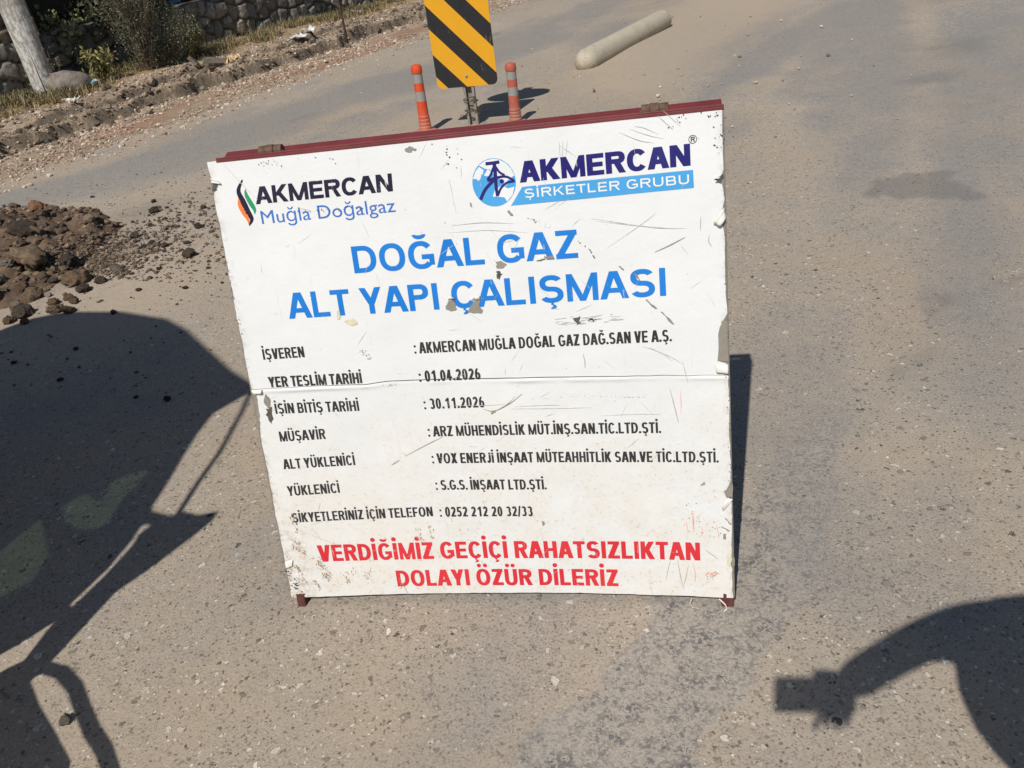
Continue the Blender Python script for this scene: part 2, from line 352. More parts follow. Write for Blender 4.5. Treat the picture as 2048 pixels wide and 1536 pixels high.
# ------------------------------------------------------------------ stone wall
def wall_build():
    t = NT('field_stone', .92, .2)
    c = t.attr('tone', 'Color')
    n = t.noise(22, det=6, rough=.7); n2 = t.noise(5, det=5)
    cc = t.mix(t.ramp(n, [(.3, .8), (.62, 0.0)]), c, (.09, .083, .075))
    cc = t.mix(t.ramp(n2, [(.55, 0.0), (.75, .4)]), cc, (.34, .30, .24))
    j = t.attr('joint'); cc = t.mix(j, cc, t.mix(n, (.03, .026, .022), (.11, .09, .07)))
    t.col(cc); t.bump(n, .7, .02)
    S0, S1 = 1.5, 33.0; ds = .03
    s = np.arange(S0, S1, ds); k = 66; fz = np.linspace(0, 1, k)
    top = np.where(s < 8.0, 1.80, 1.08)+.1*(fbm(s*2, s*0)-.5)
    SS, FZ = np.meshgrid(s, fz); Z = FZ*top[None, :]-.12
    # voronoi stones
    cs, cz = .26, .21; ri = np.random.default_rng(3)
    ni, nj = int((S1-S0)/cs)+4, 12
    off = ri.uniform(.02, .98, (ni, nj, 2)); rnd = ri.uniform(0, 1, (ni, nj)); rnd2 = ri.uniform(0, 1, (ni, nj))
    w = .05*(fbm(SS*7, Z*7)-.5)
    u = (SS+w-S0)/cs+1; v = (Z+w+.3)/cz+1; iu = np.floor(u).astype(int); iv = np.floor(v).astype(int)
    f1 = np.full(u.shape, 9.); f2 = f1.copy(); ci = np.zeros(u.shape, int); cj = ci.copy()
    for di in range(-2, 3):
        for dj in range(-2, 3):
            a = np.clip(iu+di, 0, ni-1); b = np.clip(iv+dj, 0, nj-1)
            d = np.hypot((iu+di+off[a, b, 0]-u)*cs/.22, (iv+dj+off[a, b, 1]-v)*cz/.22)
            c1 = d < f1; f2 = np.where(c1, f1, np.minimum(f2, d)); ci = np.where(c1, a, ci); cj = np.where(c1, b, cj); f1 = np.where(c1, d, f1)
    e = f2-f1; r = rnd[ci, cj]; r2 = rnd2[ci, cj]
    tilt = ((u-iu-.5)*(r-.5)+(v-iv-.5)*(r2-.5))*.05
    h = sstep(.02, .2, e)*(.045+.05*r)+tilt*sstep(.05, .2, e)+.018*(fbm(SS*16, Z*16)-.5)
    joint = 1-sstep(.03, .11, e)
    tw = TW-h
    X = D2[0]*SS+N2[0]*tw; Y = D2[1]*SS+N2[1]*tw
    base = np.stack([.17+.15*r, .157+.13*r, .14+.108*r], -1)
    base[r2 > .8] *= np.array([1.25, 1.12, .95]); base[r2 < .15] *= .7
    ny, nx = SS.shape; idx = np.arange(nx*ny).reshape(ny, nx)
    F = np.stack([idx[:-1, :-1], idx[1:, :-1], idx[1:, 1:], idx[:-1, 1:]], -1).reshape(-1, 4).tolist()
    V = np.c_[X.ravel(), Y.ravel(), Z.ravel()]
    # back and top so that it is a solid wall
    bt = TW+.45; n0 = len(V); bx, by = xy(s, np.full(s.shape, bt))
    V = np.r_[V, np.c_[bx, by, top-.12], np.c_[bx, by, np.full(s.shape, -.12)]]
    for i in range(nx-1):
        F.append((int(idx[-1, i]), n0+i, n0+i+1, int(idx[-1, i+1]))); F.append((n0+i, n0+nx+i, n0+nx+i+1, n0+i+1))
    ex = len(V)-n0
    o = mesh('stone_wall', V, F, t.m, smooth=True, attrs=dict(joint=np.r_[joint.ravel(), np.full(ex, .6)]), cols=dict(tone=np.r_[base.reshape(-1, 3), np.full((ex, 3), .15)]))
    tag(o, 'dark rubble stone retaining wall running along the far verge', 'wall')
wall_build()
# terrace held up by the wall
M_terr = worn('terrace_soil', (.12, .095, .07), .6, 1.3, 3, .95, 0, .5, 20, .03)
TV = [(*xy(s, t), z) for s, t, z in ((-2, TW+.3, .78), (40, TW+.3, .78), (40, TW+40, 2.0), (-2, TW+40, 2.0))]
kind(mesh('terrace', TV, [(0, 1, 2, 3)], M_terr), 'structure')

# ------------------------------------------------------------------ vegetation
def leaf_mat(name, c1, c2, rough=.6):
    t = NT(name, rough, .3); r = t.attr('lv'); c = t.mix(r, c1, c2); t.col(c)
    t.b.inputs['Transmission Weight'].default_value = 0
    return t.m
def leaves(name, P, size, mat, parent=None, aspect=.5, seed=1, upbias=.2, droop=0):
    r = np.random.default_rng(seed); P = np.asarray(P); n = len(P)
    d = r.normal(size=(n, 3)); d[:, 2] += upbias; d[:, 2] -= droop; d /= np.linalg.norm(d, axis=1)[:, None]
    a = r.normal(size=(n, 3)); a = np.cross(d, a); a /= np.linalg.norm(a, axis=1)[:, None]
    nrm = np.cross(d, a); L = size*r.uniform(.6, 1.3, n)[:, None]
    v0 = P; v1 = P+d*L*.45+a*L*aspect*.5+nrm*L*.06; v2 = P+d*L; v3 = P+d*L*.45-a*L*aspect*.5+nrm*L*.06
    V = np.stack([v0, v1, v2, v3], 1).reshape(-1, 3); i = np.arange(n)*4
    F = np.r_[np.stack([i, i+1, i+2], 1), np.stack([i, i+2, i+3], 1)]
    return mesh(name, V, F, mat, parent, attrs=dict(lv=np.repeat(r.uniform(0, 1, n), 4)))
M_bark = worn('twig_bark', (.16, .12, .085), .6, 1.3, 20)
def bush(name, label, cat, base, height, spread, nst, npl, size, mat, seed, aspect=.5, lean=(0, 0), droop=0, jit=.05, lo=.12, stemr=.008, group=None):
    r = random.Random(seed); root = thing(name, label, cat, base, group=group)
    mb = MB(); P = []
    for k in range(nst):
        a = r.uniform(0, 6.28); sp = spread*math.sqrt(r.random()); h = height*(1-.45*(sp/spread)**2)*r.uniform(.75, 1.05)
        p0 = Vector((r.uniform(-.05, .05), r.uniform(-.05, .05), 0)); tip = Vector((math.cos(a)*sp+lean[0], math.sin(a)*sp+lean[1], h))
        mid = p0.lerp(tip, .5)+Vector((math.cos(a), math.sin(a), 0))*sp*-.12+Vector((r.gauss(0, .04), r.gauss(0, .04), .05*h))
        pts = [(p0*(1-q)**2+mid*2*q*(1-q)+tip*q*q) for q in [i/7 for i in range(8)]]
        mb.tube(pts, [stemr*(1-.8*i/7) for i in range(8)], 5)
        for q in range(npl):
            w = lo+(1-lo)*r.random()**.8; i = min(6, int(w*7)); p = pts[i].lerp(pts[i+1], w*7-i)
            if r.random() < .3:      # side twig clumps
                dv = Vector((r.gauss(0, 1), r.gauss(0, 1), r.gauss(.2, .7)))*jit*1.6
                for z in range(2): P.append(p+dv*r.uniform(.4, 1.2))
            else: P.append(p+Vector((r.gauss(0, jit), r.gauss(0, jit), r.gauss(0, jit))))
    mb.build('stem', M_bark, root)
    leaves('foliage', [tuple(p) for p in P], size, mat, root, aspect, seed, droop=droop)
    return root
M_grey = leaf_mat('grey_green_leaf', (.055, .06, .036), (.20, .195, .125))
M_olive = leaf_mat('olive_leaf', (.10, .10, .035), (.30, .26, .10))
M_dark = leaf_mat('shaded_leaf', (.018, .024, .012), (.05, .055, .028))  # near-black leaf colour stands for the hedge's deep shade
M_pale = leaf_mat('pale_vine_leaf', (.04, .05, .02), (.26, .26, .14))
M_dry = leaf_mat('dry_straw', (.19, .135, .07), (.42, .32, .18))
M_drygreen = leaf_mat('weed_green', (.075, .078, .036), (.24, .205, .105))

def at_st(s, t): return vpt(s, t)
# tall grey green shrub against the wall, right of the pole
x, y = xy(9.0, 10.05); s_, t_ = 9.0, 10.05
bush('tall_shrub', 'tall grey green small-leaved shrub standing against the stone wall', 'shrub', (x, y, float(verge_z(s_, t_))), 2.3, .62, 60, 150, .028, M_grey, 3, .5, jit=.065, lo=.05)
bush('low_shrub', 'low grey green bush at the right foot of the tall shrub', 'shrub', tuple(vpt(9.45, 9.95)), .95, .5, 34, 95, .03, M_grey, 9, .5, jit=.06, lo=.03)
bush('leafy_sapling', 'small sapling with drooping yellow green leaves between the boulder and the tall shrub', 'plant', tuple(vpt(8.25, 10.1)), .62, .22, 13, 24, .085, M_olive, 5, .36, droop=.8, jit=.04)
bush('leafy_weed', 'broad-leaved weed in front of the wall right of the tall shrub', 'plant', tuple(vpt(10.05, 10.1)), .55, .26, 10, 18, .085, M_olive, 6, .4, droop=.5, jit=.05)
bush('bare_weed', 'thin dry weed stalk rising beside the foot of the concrete pole', 'plant', tuple(vpt(7.72, 10.35)), .6, .18, 7, 10, .04, M_drygreen, 16, .4, jit=.03, lo=.5, stemr=.005)
# vine spilling over the wall top
r_ = random.Random(2); P = []
for k in range(26):
    s0 = r_.uniform(8.1, 10.3); L = r_.uniform(.15, .55) if r_.random() < .5 else r_.uniform(.05, .25)
    for q in range(50):
        w = r_.random(); x_, y_ = xy(s0+r_.gauss(0, .10), TW-.14+.25*(1-w)+r_.gauss(0, .06)); P.append((x_, y_, 1.02-L*w+.22*(1-w)*r_.random()+r_.gauss(0, .04)))
vine = leaves('wall_vine', P, .075, M_pale, None, .75, 8)
tag(vine, 'vine with pale leaves spilling over the wall top behind the pole', 'vine')
# hedge on the terrace, its deep shade put into the colour
P = []
for k in range(11000):
    s0 = r_.uniform(3, 34); hh = 2.2+.7*math.sin(s0*1.3)+.5*math.sin(s0*2.9+1); w = r_.random()
    x_, y_ = xy(s0, TW+.55+.25*math.sin(s0*3)+.35*r_.random()); P.append((x_, y_, 0.75+hh*w))
hd = thing('hedge', 'dark dense hedge growing on the terrace above the stone wall', 'hedge', (0, 0, 0))
leaves('foliage', P, .17, M_dark, hd, .7, 4)
ss = np.arange(2.5, 35, .5); hv = []
for q in ss:
    hh = 2.0+.7*math.sin(q*1.3)
    for tt, z in ((.78, .7), (.7, .7+hh*.6), (1.0, .7+hh), (1.6, .7+hh), (1.9, .7)):
        x_, y_ = xy(q, TW+tt); hv.append((x_, y_, z))
mesh('shade_core', hv, [(i*5+j, i*5+j+1, i*5+j+6, i*5+j+5) for i in range(len(ss)-1) for j in range(4)], worn('hedge_shade', (.022, .022, .015), .6, 1.3, 12), hd)  # dark shell behind the leaves, painted as the shade inside the hedge

# dry grass along the foot of the wall: uncountable
def grass(name, n, sfun, hrange, mat, seed, bend=.5, width=.006):
    r = np.random.default_rng(seed); s, t = sfun(r, n); z = verge_z(s, t); x, y = xy(s, t)
    h = r.uniform(*hrange, n)*(.6+.8*fbm(s*2, t*2)); a = r.uniform(0, 6.283, n); b = r.normal(0, bend, n)
    dx, dy = np.cos(a)*h*b, np.sin(a)*h*b; wx_, wy_ = -np.sin(a)*width, np.cos(a)*width
    V = np.stack([np.c_[x-wx_, y-wy_, z-.01], np.c_[x+wx_, y+wy_, z-.01], np.c_[x+dx*.35+wx_*.7, y+dy*.35+wy_*.7, z+h*.6], np.c_[x+dx*.35-wx_*.7, y+dy*.35-wy_*.7, z+h*.6], np.c_[x+dx, y+dy, z+h*(1-.25*np.abs(b))]], 1).reshape(-1, 3)
    i = np.arange(n)*5
    F = np.stack([i, i+1, i+2, i+3], 1).tolist()+np.stack([i+3, i+2, i+4], 1).tolist()
    return kind(mesh(name, V, F, mat, attrs=dict(lv=np.repeat(r.uniform(0, 1, n), 5))), 'stuff')
def band(r, n):
    s = r.uniform(4.5, 21, n*4); t = 9.55+1.15*r.beta(1.8, 1.1, n*4); keep = fbm(s*1.7, t*2.2+20, 5, .6) > .49+.12*(s > 15)+.30*(9.9-t).clip(0, 1)
    return s[keep][:n], t[keep][:n]
grass('dry_grass', 9500, lambda r, n: (lambda q: (np.resize(q[0], n), np.resize(q[1], n)))(band(r, n)), (.03, .16), M_dry, 21, 1.3)
grass('green_weeds', 8000, lambda r, n: (lambda q: (np.resize(q[0], n), np.resize(q[1]+.1, n)))(band(r, n)), (.04, .20), M_drygreen, 22, 1.3)

# ------------------------------------------------------------------ stones, gravel, soil
def ico(sub):
    bm = bmesh.new(); bmesh.ops.create_icosphere(bm, subdivisions=sub, radius=1)
    V = np.array([v.co[:] for v in bm.verts]); F = [tuple(v.index for v in f.verts) for f in bm.faces]; bm.free(); return V, F
def rock_mesh(name, seed, mat, sub=3, amp=.35, flat=.7, cuts=7):
    V, F = ico(sub); r = np.random.default_rng(seed); rad = np.ones(len(V))
    for k in range(cuts):                       # chisel flat facets
        d = r.normal(size=3); d /= np.linalg.norm(d); c = r.uniform(.55, .85); pr = V@d
        V = V-np.outer(np.clip(pr-c, 0, None), d)
    n = fbm(V[:, 0]*2.2+seed*3.1, V[:, 1]*2.2+V[:, 2]*1.9, 4)-.5+(fbm(V[:, 2]*5+seed, V[:, 0]*5-V[:, 1]*4, 3)-.5)*.5
    n = n+(fbm(V[:, 0]*11+V[:, 2]*7+seed, V[:, 1]*11-V[:, 2]*5, 3)-.5)*.45
    V = V*(1+amp*n)[:, None]*np.array([1, r.uniform(.7, 1), flat])
    me = bpy.data.meshes.new(name); me.from_pydata(V.tolist(), [], F); me.materials.append(mat)
    me.polygons.foreach_set('use_smooth', np.ones(len(F), dtype=bool))
    return me
def soil_mat(name, a, b, dark, sc=14):
    t = NT(name, .95, .15); n = t.noise(sc, det=7, rough=.7); n2 = t.noise(sc*5, det=4, rough=.7); r = t.obj_rand()
    c = t.mix(r, a, b); c = t.mix(t.ramp(n, [(.35, .8), (.6, 0.0)]), c, dark); c = t.mix(t.ramp(n2, [(.58, 0.0), (.8, .5)]), c, [min(1, x*1.7) for x in b])
    t.col(c); t.bump(t.math('ADD', n, t.math('MULTIPLY', n2, .5)), .9, .02); return t.m
M_clod = soil_mat('dark_clod', (.075, .058, .045), (.14, .108, .08), (.04, .032, .026), 4)
M_brown = soil_mat('brown_rubble', (.185, .122, .078), (.25, .18, .12), (.08, .058, .04), 4)
M_greyrock = soil_mat('grey_rock', (.21, .18, .15), (.30, .265, .22), (.12, .10, .085), 3)
M_palerock = soil_mat('pale_rock', (.42, .34, .25), (.52, .44, .34), (.3, .24, .18), 3)
M_redrock = soil_mat('red_earth', (.26, .14, .08), (.33, .19, .11), (.15, .08, .05), 3)

# heap of dug earth
def mound_z(x, y):
    d = np.hypot((x+3.65)/1.22, (y-5.1)/1.22)
    b = np.clip(1-d+.25*(fbm(x*3+8, y*3)-.5), 0, 1)**.8
    return -.035+.36*b+b*.14*(fbm(x*4, y*4)-.5)*1.6+.17*(fbm(x*8+4, y*8, 5, .6)-.5)*np.clip(b*4, 0, 1)+.03*sstep(0, .25, b)
mx = np.arange(-5.2, -2.0, .02); my = np.arange(3.6, 6.6, .02); MX, MY = np.meshgrid(mx, my)
ny, nx = MX.shape; idx = np.arange(nx*ny).reshape(ny, nx)
M_heap = soil_mat('dug_earth', (.155, .105, .07), (.21, .145, .095), (.06, .045, .034), 7)
heap = mesh('soil_heap', np.c_[MX.ravel(), MY.ravel(), mound_z(MX.ravel(), MY.ravel())], np.stack([idx[:-1, :-1], idx[:-1, 1:], idx[1:, 1:], idx[1:, :-1]], -1).reshape(-1, 4), M_heap, smooth=True)
tag(heap, 'heap of dug brown earth and rubble piled on the asphalt at the left edge', 'soil heap')

rockset = {}
for nm, mt in (('clod', M_clod), ('brown', M_brown), ('grey', M_greyrock), ('pale', M_palerock), ('red', M_redrock)):
    rockset[nm] = [rock_mesh('rock', 10*k+len(nm), mt, 4, .75 if nm != 'pale' else .25, [.62, .7, .8, .55][k]) for k in range(4)]
def rock(name, kind_, x, y, z, size, label, cat, group=None, sink=.25, flat=1):
    me = rockset[kind_][random.randrange(4)]; o = bpy.data.objects.new(name, me); COL.objects.link(o)
    size *= .9; o.scale = (size*.55, size*.5, size*.5*flat); o.location = (x, y, z+size*.5*(.7-sink)*flat*.8); o.rotation_euler = (random.uniform(-.3, .3), random.uniform(-.3, .3), random.uniform(0, 6.28))
    tag(o, label, cat, group); return o
CL = [((-2.36, 5.82), .072), ((-1.88, 5.26), .066), ((-2.32, 5.26), .079), ((-1.88, 4.95), .044), ((-2.03, 4.96), .053), ((-2.13, 5.06), .048), ((-2.18, 5.03), .038), ((-2.28, 5.48), .041), ((-2.09, 5.37), .034), ((-1.98, 5.73), .043), ((-2.46, 6.12), .041), ((-3.1, 6.57), .036), ((-2.37, 5.13), .042), ((-2.72, 5.38), .047), ((-1.95, 4.23), .033), ((-1.67, 4.15), .032), ((-1.99, 3.95), .036), ((-1.93, 4.54), .035)]
for (p, s) in CL:
    rock('earth_clod', 'clod', *p, 0, s*1.05, 'small dark clod of earth scattered on the sunlit asphalt between the heap and the sign', 'clod', 'dark clods scattered beside the soil heap')
for (p, s) in (((-2.03, 3.55), .026), ((-2.3, 3.5), .03), ((-1.97, 3.23), .028), ((-1.54, 2.95), .022)):
    rock('earth_clod', 'clod', *p, 0, s*1.1, 'small dark clod lying within the large shadow on the asphalt', 'clod', 'clods inside the big shadow')
rock('earth_clod', 'clod', -1.79, 4.69, 0, .105, 'largest dark clod on the open asphalt, nearest the left edge of the sign', 'clod', sink=.2)
rock('earth_clod', 'clod', -2.27, 4.07, 0, .075, 'dark clod right on the upper edge of the large rounded shadow', 'clod')
rock('loose_stone', 'clod', -1.39, 2.89, 0, .034, 'larger stone alone in the middle of the big shadow', 'stone')
rock('loose_stone', 'grey', -1.17, 1.33, 0, .036, 'brown stone lying inside the curved handle shadow at bottom left', 'stone')
rock('loose_stone', 'grey', -2.19, 4.60, 0, .08, 'pale grey stone at the right end of the spilled earth', 'stone')
rock('loose_stone', 'pale', -2.5, 5.09, 0, .045, 'small pale stone among the dark clods right of the heap', 'stone')
rock('loose_stone', 'pale', -2.14, 4.15, 0, .041, 'small light stone just beyond the rounded shadow edge', 'stone', flat=.6)
MS = [((-2.73, 4.74), .25, 'brown', 'biggest brown lump sitting on the flank of the soil heap', None), ((-2.84, 4.68), .085, 'grey', '', 1), ((-2.55, 4.79), .125, 'clod', 'dark grey lump just right of the biggest lump on the heap', None), ((-2.4, 4.52), .16, 'brown', 'flat slab-like brown lump at the lower right of the heap', None), ((-2.6, 4.36), .13, 'brown', '', 1), ((-2.51, 4.36), .048, 'pale', '', 2), ((-2.42, 4.16), .04, 'pale', '', 2), ((-2.41, 4.35), .035, 'pale', '', 2), ((-2.31, 4.37), .095, 'clod', '', 1), ((-2.42, 4.22), .065, 'brown', '', 1), ((-2.35, 4.1), .095, 'brown', '', 1), ((-2.29, 4.19), .058, 'brown', '', 1), ((-2.53, 4.11), .13, 'clod', '', 1), ((-2.35, 4.27), .06, 'brown', '', 1), ((-2.58, 4.04), .068, 'brown', '', 1), ((-2.63, 4.2), .058, 'red', '', 1), ((-2.68, 4.45), .09, 'brown', '', 1), ((-2.25, 4.46), .078, 'clod', '', 1), ((-2.91, 5.11), .165, 'clod', 'dark lump on the upper edge of the heap', None), ((-3.05, 5.63), .13, 'red', 'reddish lump of earth at the far top of the heap', None), ((-2.66, 4.29), .055, 'grey', '', 1),
      ((-2.78, 4.32), .12, 'brown', '', 1), ((-2.82, 4.5), .11, 'grey', '', 1), ((-2.72, 4.05), .09, 'brown', '', 1), ((-2.48, 4.0), .05, 'brown', '', 1), ((-2.62, 4.6), .07, 'brown', '', 1), ((-2.86, 4.9), .10, 'brown', '', 1), ((-2.47, 4.66), .06, 'grey', '', 1)]
for (p, s, k, lab, gr) in MS:
    z = max(float(mound_z(*map(np.float64, p))), 0.0)
    if lab: rock('earth_lump', k, *p, z, s*1.05, lab, 'earth lump', sink=.3)
    elif gr == 2: rock('pale_pebble', k, *p, z, s, 'small pale rounded pebble lying among the brown lumps of the heap', 'pebble', 'pale pebbles in the soil heap', sink=.1)
    else: rock('earth_lump', k, *p, z, s*1.05, 'rough lump of earth or rubble piled on the near flank of the soil heap', 'earth lump', 'lumps of the soil heap', sink=.3)

def pebbles(name, X, Y, Z, size, mat, seed, sub=1):
    V0, F0 = ico(sub); F0 = np.array(F0); r = np.random.default_rng(seed); n = len(X); m = len(V0)
    sc = np.stack([size*r.uniform(.7, 1.3, n), size*r.uniform(.6, 1.0, n), size*r.uniform(.4, .75, n)], 1)*.5
    a = r.uniform(0, 6.283, n); c, s = np.cos(a), np.sin(a)
    jit = 1+r.uniform(-.28, .28, (n, m))
    P = V0[None]*jit[:, :, None]*sc[:, None, :]
    P = np.stack([P[:, :, 0]*c[:, None]-P[:, :, 1]*s[:, None]+X[:, None], P[:, :, 0]*s[:, None]+P[:, :, 1]*c[:, None]+Y[:, None], P[:, :, 2]+Z[:, None]+sc[:, None, 2]*.5], -1)
    F = (F0[None]+(np.arange(n)*m)[:, None, None]).reshape(-1, 3)
    return kind(mesh(name, P.reshape(-1, 3), F, mat, attrs=dict(lv=np.repeat(r.uniform(0, 1, n), m))), 'stuff')
def pebble_mat(name, stops):
    t = NT(name, .9, .2); t.col(t.ramp(t.attr('lv'), stops)); t.bump(t.noise(150), .4, .003); return t.m
M_grav = pebble_mat('gravel_stone', [(0, (.20, .145, .10)), (.3, (.34, .245, .175)), (.6, (.45, .34, .25)), (.85, (.54, .44, .34)), (1, (.68, .60, .51))])
M_crumb = pebble_mat('earth_crumb', [(0, (.05, .04, .032)), (.5, (.12, .09, .065)), (.85, (.20, .145, .10)), (1, (.33, .26, .19))])
r = np.random.default_rng(77)
s = r.uniform(4, 24, 15000); t = np.clip(r.normal(7.9, .42, 15000), 7.0, 9.6); keep = fbm(s*1.3, t*2.2+3) > .36
s2_ = r.uniform(4, 20, 15000)
keep &= ~((s > 11.5) & (t > 7.8) & (t < 8.5) & (r.random(15000) < .85))
s, t = np.r_[s[keep], s2_[:6000]], np.r_[t[keep], r.uniform(8.3, 9.7, 6000)]; x, y = xy(s, t); pebbles('gravel', x, y, np.maximum(verge_z(s, t), 0), np.clip(r.lognormal(-3.75, .42, len(s)), .008, .075), M_grav, 1)
n = 4200; a = r.uniform(-.9, 1.6, n); d = r.exponential(.55, n); x = -2.75+np.cos(a*.75+.1)*d*1.15; y = 4.75+np.sin(a*.8+.2)*d*.95
k = (x < -1.45) & (y < 6.9); x, y, = x[k], y[k]
pebbles('earth_crumbs', x, y, np.maximum(mound_z(x, y), 0), np.clip(r.lognormal(-4.35, .55, len(x)), .004, .035), M_crumb, 2)
n = 3200; x = r.uniform(-4.4, -2.25, n); y = r.uniform(3.9, 6.2, n); k = (np.hypot((x+3.65)/1.22, (y-5.1)/1.22) < 1.02); x, y = x[k], y[k]
pebbles('heap_rubble', x, y, mound_z(x, y)-.004, np.clip(r.lognormal(-3.65, .55, len(x)), .008, .10), pebble_mat('heap_lump', [(0, (.05, .038, .03)), (.5, (.125, .09, .064)), (.9, (.20, .145, .10)), (1, (.34, .27, .2))]), 8, 2)
n = 900; x = r.uniform(-4.6, -1.3, n); y = r.uniform(3.0, 7.4, n); pebbles('road_grit', x, y, np.zeros(n), np.clip(r.lognormal(-4.7, .45, n), .004, .02), M_crumb, 3)
n = 500; s = r.uniform(6, 20, n); t = r.normal(6.9, .5, n); x, y = xy(s, t); pebbles('roadside_grit', x, y, np.zeros(n), np.clip(r.lognormal(-4.3, .4, n), .005, .03), M_grav, 4)
n = 260; x = r.normal(2.1, .8, n); y = r.normal(9.2, 1.6, n); pebbles('island_gravel', x, y, np.full(n, .01), np.clip(r.lognormal(-4.1, .5, n), .006, .05), M_grav, 5)
s = r.uniform(4, 22, 5200); t = r.normal(8.85, .38, 5200); x, y = xy(s, t); pebbles('trench_rubble', x, y, verge_z(s, t)-.006, np.clip(r.lognormal(-3.5, .55, 5200), .012, .16), pebble_mat('rubble_lump', [(0, (.06, .048, .036)), (.6, (.17, .13, .092)), (1, (.36, .28, .2))]), 6, 2)

# boulder by the pole, slabs and litter on the verge
o = bpy.data.objects.new('boulder', rock_mesh('boulder', 91, M_greyrock, 4, .22, .55, 5)); COL.objects.link(o)
o.location = vpt(7.76, 10.22, .10); o.scale = (.29, .25, .31); o.rotation_euler = (0, .1, .4)
tag(o, 'smooth grey boulder resting against the foot of the concrete pole', 'boulder')
def slab(x, y, sx, sy, th, rot, mat, name, label, cat, dz=.02):
    s_, t_ = st(x, y); rr = random.Random(int(abs(x*100))); n = 9; mb = MB(); V = []
    pts = [(math.cos(i*6.283/n)*sx*rr.uniform(.7, 1.1), math.sin(i*6.283/n)*sy*rr.uniform(.7, 1.1)) for i in range(n)]
    V = [(a, b, rr.uniform(0, .012)) for a, b in pts]+[(a*.97, b*.97, th+rr.uniform(-.01, .01)) for a, b in pts]
    F = [tuple(range(n))[::-1], tuple(range(n, 2*n))]+[(i, (i+1) % n, n+(i+1) % n, n+i) for i in range(n)]
    o = mesh(name, V, F, mat, loc=(x, y, float(verge_z(s_, t_))+dz)); o.rotation_euler = rot; tag(o, label, cat); return o
M_slab = worn('broken_asphalt', (.17, .14, .11), .5, 1.3, 9, .95, 0, .8, 30, .02)
slab(-3.48, 12.38, .17, .12, .06, (.5, .1, 1.0), M_slab, 'asphalt_slab', 'broken slab of dark asphalt tilted over the trench edge', 'slab', .06)
slab(-3.72, 12.3, .12, .05, .05, (.1, .9, .3), M_slab, 'asphalt_slab', 'dark pointed asphalt fragment left of the tilted slab', 'slab', .05)
M_cream = worn('cream_sack', (.62, .44, .24), .7, 1.2, 9, .8)
M_white = worn('litter_white', (.68, .66, .62), .8, 1.1, 9, .8)
def paper(x, y, sz, label, seed, mat=None, name='litter'):
    s_, t_ = st(x, y); g = np.linspace(-1, 1, 7); A, B = np.meshgrid(g, g); q = np.random.default_rng(seed)
    Z = q.normal(0, .16, A.shape)+.25; V = np.c_[(A+q.normal(0, .12, A.shape)).ravel()*sz, (B*.6+q.normal(0, .12, A.shape)).ravel()*sz, Z.ravel()*sz]
    F = [(j*7+i, j*7+i+1, j*7+i+8, j*7+i+7) for j in range(6) for i in range(6)]
    o = mesh(name, V, F, mat or M_white, loc=(x, y, float(verge_z(s_, t_))+.02)); o.rotation_euler[2] = seed
    sm = o.modifiers.new('solid', 'SOLIDIFY'); sm.thickness = .003
    tag(o, label, 'litter')
paper(-3.38, 13.14, .17, 'crumpled cream and orange rag lying on the verge below the wall', 8, M_cream, 'cream_rag')
paper(-2.44, 14.66, .12, 'crumpled white paper on the verge left of the rusty stake', 3)
paper(-2.58, 14.39, .13, 'dull grey white plastic scrap beside the crumpled white paper', 4)
paper(-1.9, 17.6, .16, 'pale litter at the foot of the far dark bushes', 5)
paper(-4.74, 10.53, .09, 'grey white scrap lying on the dug earth below the boulder', 6)
# small blue and white bottle by the boulder
bt = thing('plastic_bottle', 'crushed clear blue plastic bottle lying beside the boulder', 'bottle', tuple(vpt(7.95, 10.0, .05)), (1.3, .2, .6))
MB().lathe([(.028, 0), (.031, .01), (.031, .06), (.026, .075), (.031, .09), (.03, .14), (.014, .18), (.012, .19)], 14).build('bottle_body', worn('blue_plastic', (.22, .42, .55), .8, 1.1, 8, .25), bt, True)
MB().lathe([(.015, .19), (.015, .207), (.013, .209)], 12).build('cap', worn('white_cap', (.7, .72, .75)), bt)

# ------------------------------------------------------------------ utility pole, rusty stake, blue crate
t = NT('weathered_concrete', .85, .25); z = t.sep(t.tc())[2]; n = t.noise(9, t.scale(t.tc(), (1, 1, .35)), 6, .7); n2 = t.noise(30, t.scale(t.tc(), (1, 1, .4)), 5, .7)
c = t.mix(n, (.23, .21, .18), (.36, .335, .29))
wm = t.ramp(t.math('ADD', t.math('MULTIPLY', t.math('SUBTRACT', n2, .5), 2.2), t.math('SUBTRACT', 1.75, z)), [(.25, 0.0), (.8, 1.0)])
c = t.mix(t.math('MULTIPLY', wm, t.ramp(n2, [(.42, 0.0), (.56, 1.0)])), c, (.60, .585, .55))
c = t.mix(t.ramp(n2, [(.22, .5), (.36, 0.0)]), c, (.15, .13, .105)); t.col(c); t.bump(n2, .5, .005)
pole = thing('utility_pole', 'thick weathered concrete utility pole with flaking whitewash beside the stone wall', 'utility pole', tuple(vpt(7.61, 10.50, -.2)))
pb = MB().lathe([(.14, 0), (.146, .15), (.156, .9), (.165, 1.6), (.168, 2.2), (.16, 5), (.14, 9.0)], 40).build('pole_shaft', t.m, pole, True)
MB().box(-.007, .007, -.170, -.150, .25, 1.45).build('mould_seam', worn('seam_concrete', (.55, .52, .47)), pole).rotation_euler = (R(-.9), 0, .25)
MB().box(-.9, .9, -.06, .06, 8.3, 8.42).build('crossarm', worn('crossarm_steel', (.25, .24, .23)), pole)
sk = MB().tube([(0, 0, -.3), (.004, .0, .4), (-.01, .0, 1.0), (-.02, 0, 1.6)], .02, 8).build('rusty_stake', worn('rust', (.085, .05, .035), .5, 1.4, 20, .9), None, True, loc=(-1.82, 14.42, .0))
tag(sk, 'thin rusty steel stake standing upright in the trench', 'stake')
sg, tg = 10.5, TW+.2; bx_, by_ = xy(sg, tg)
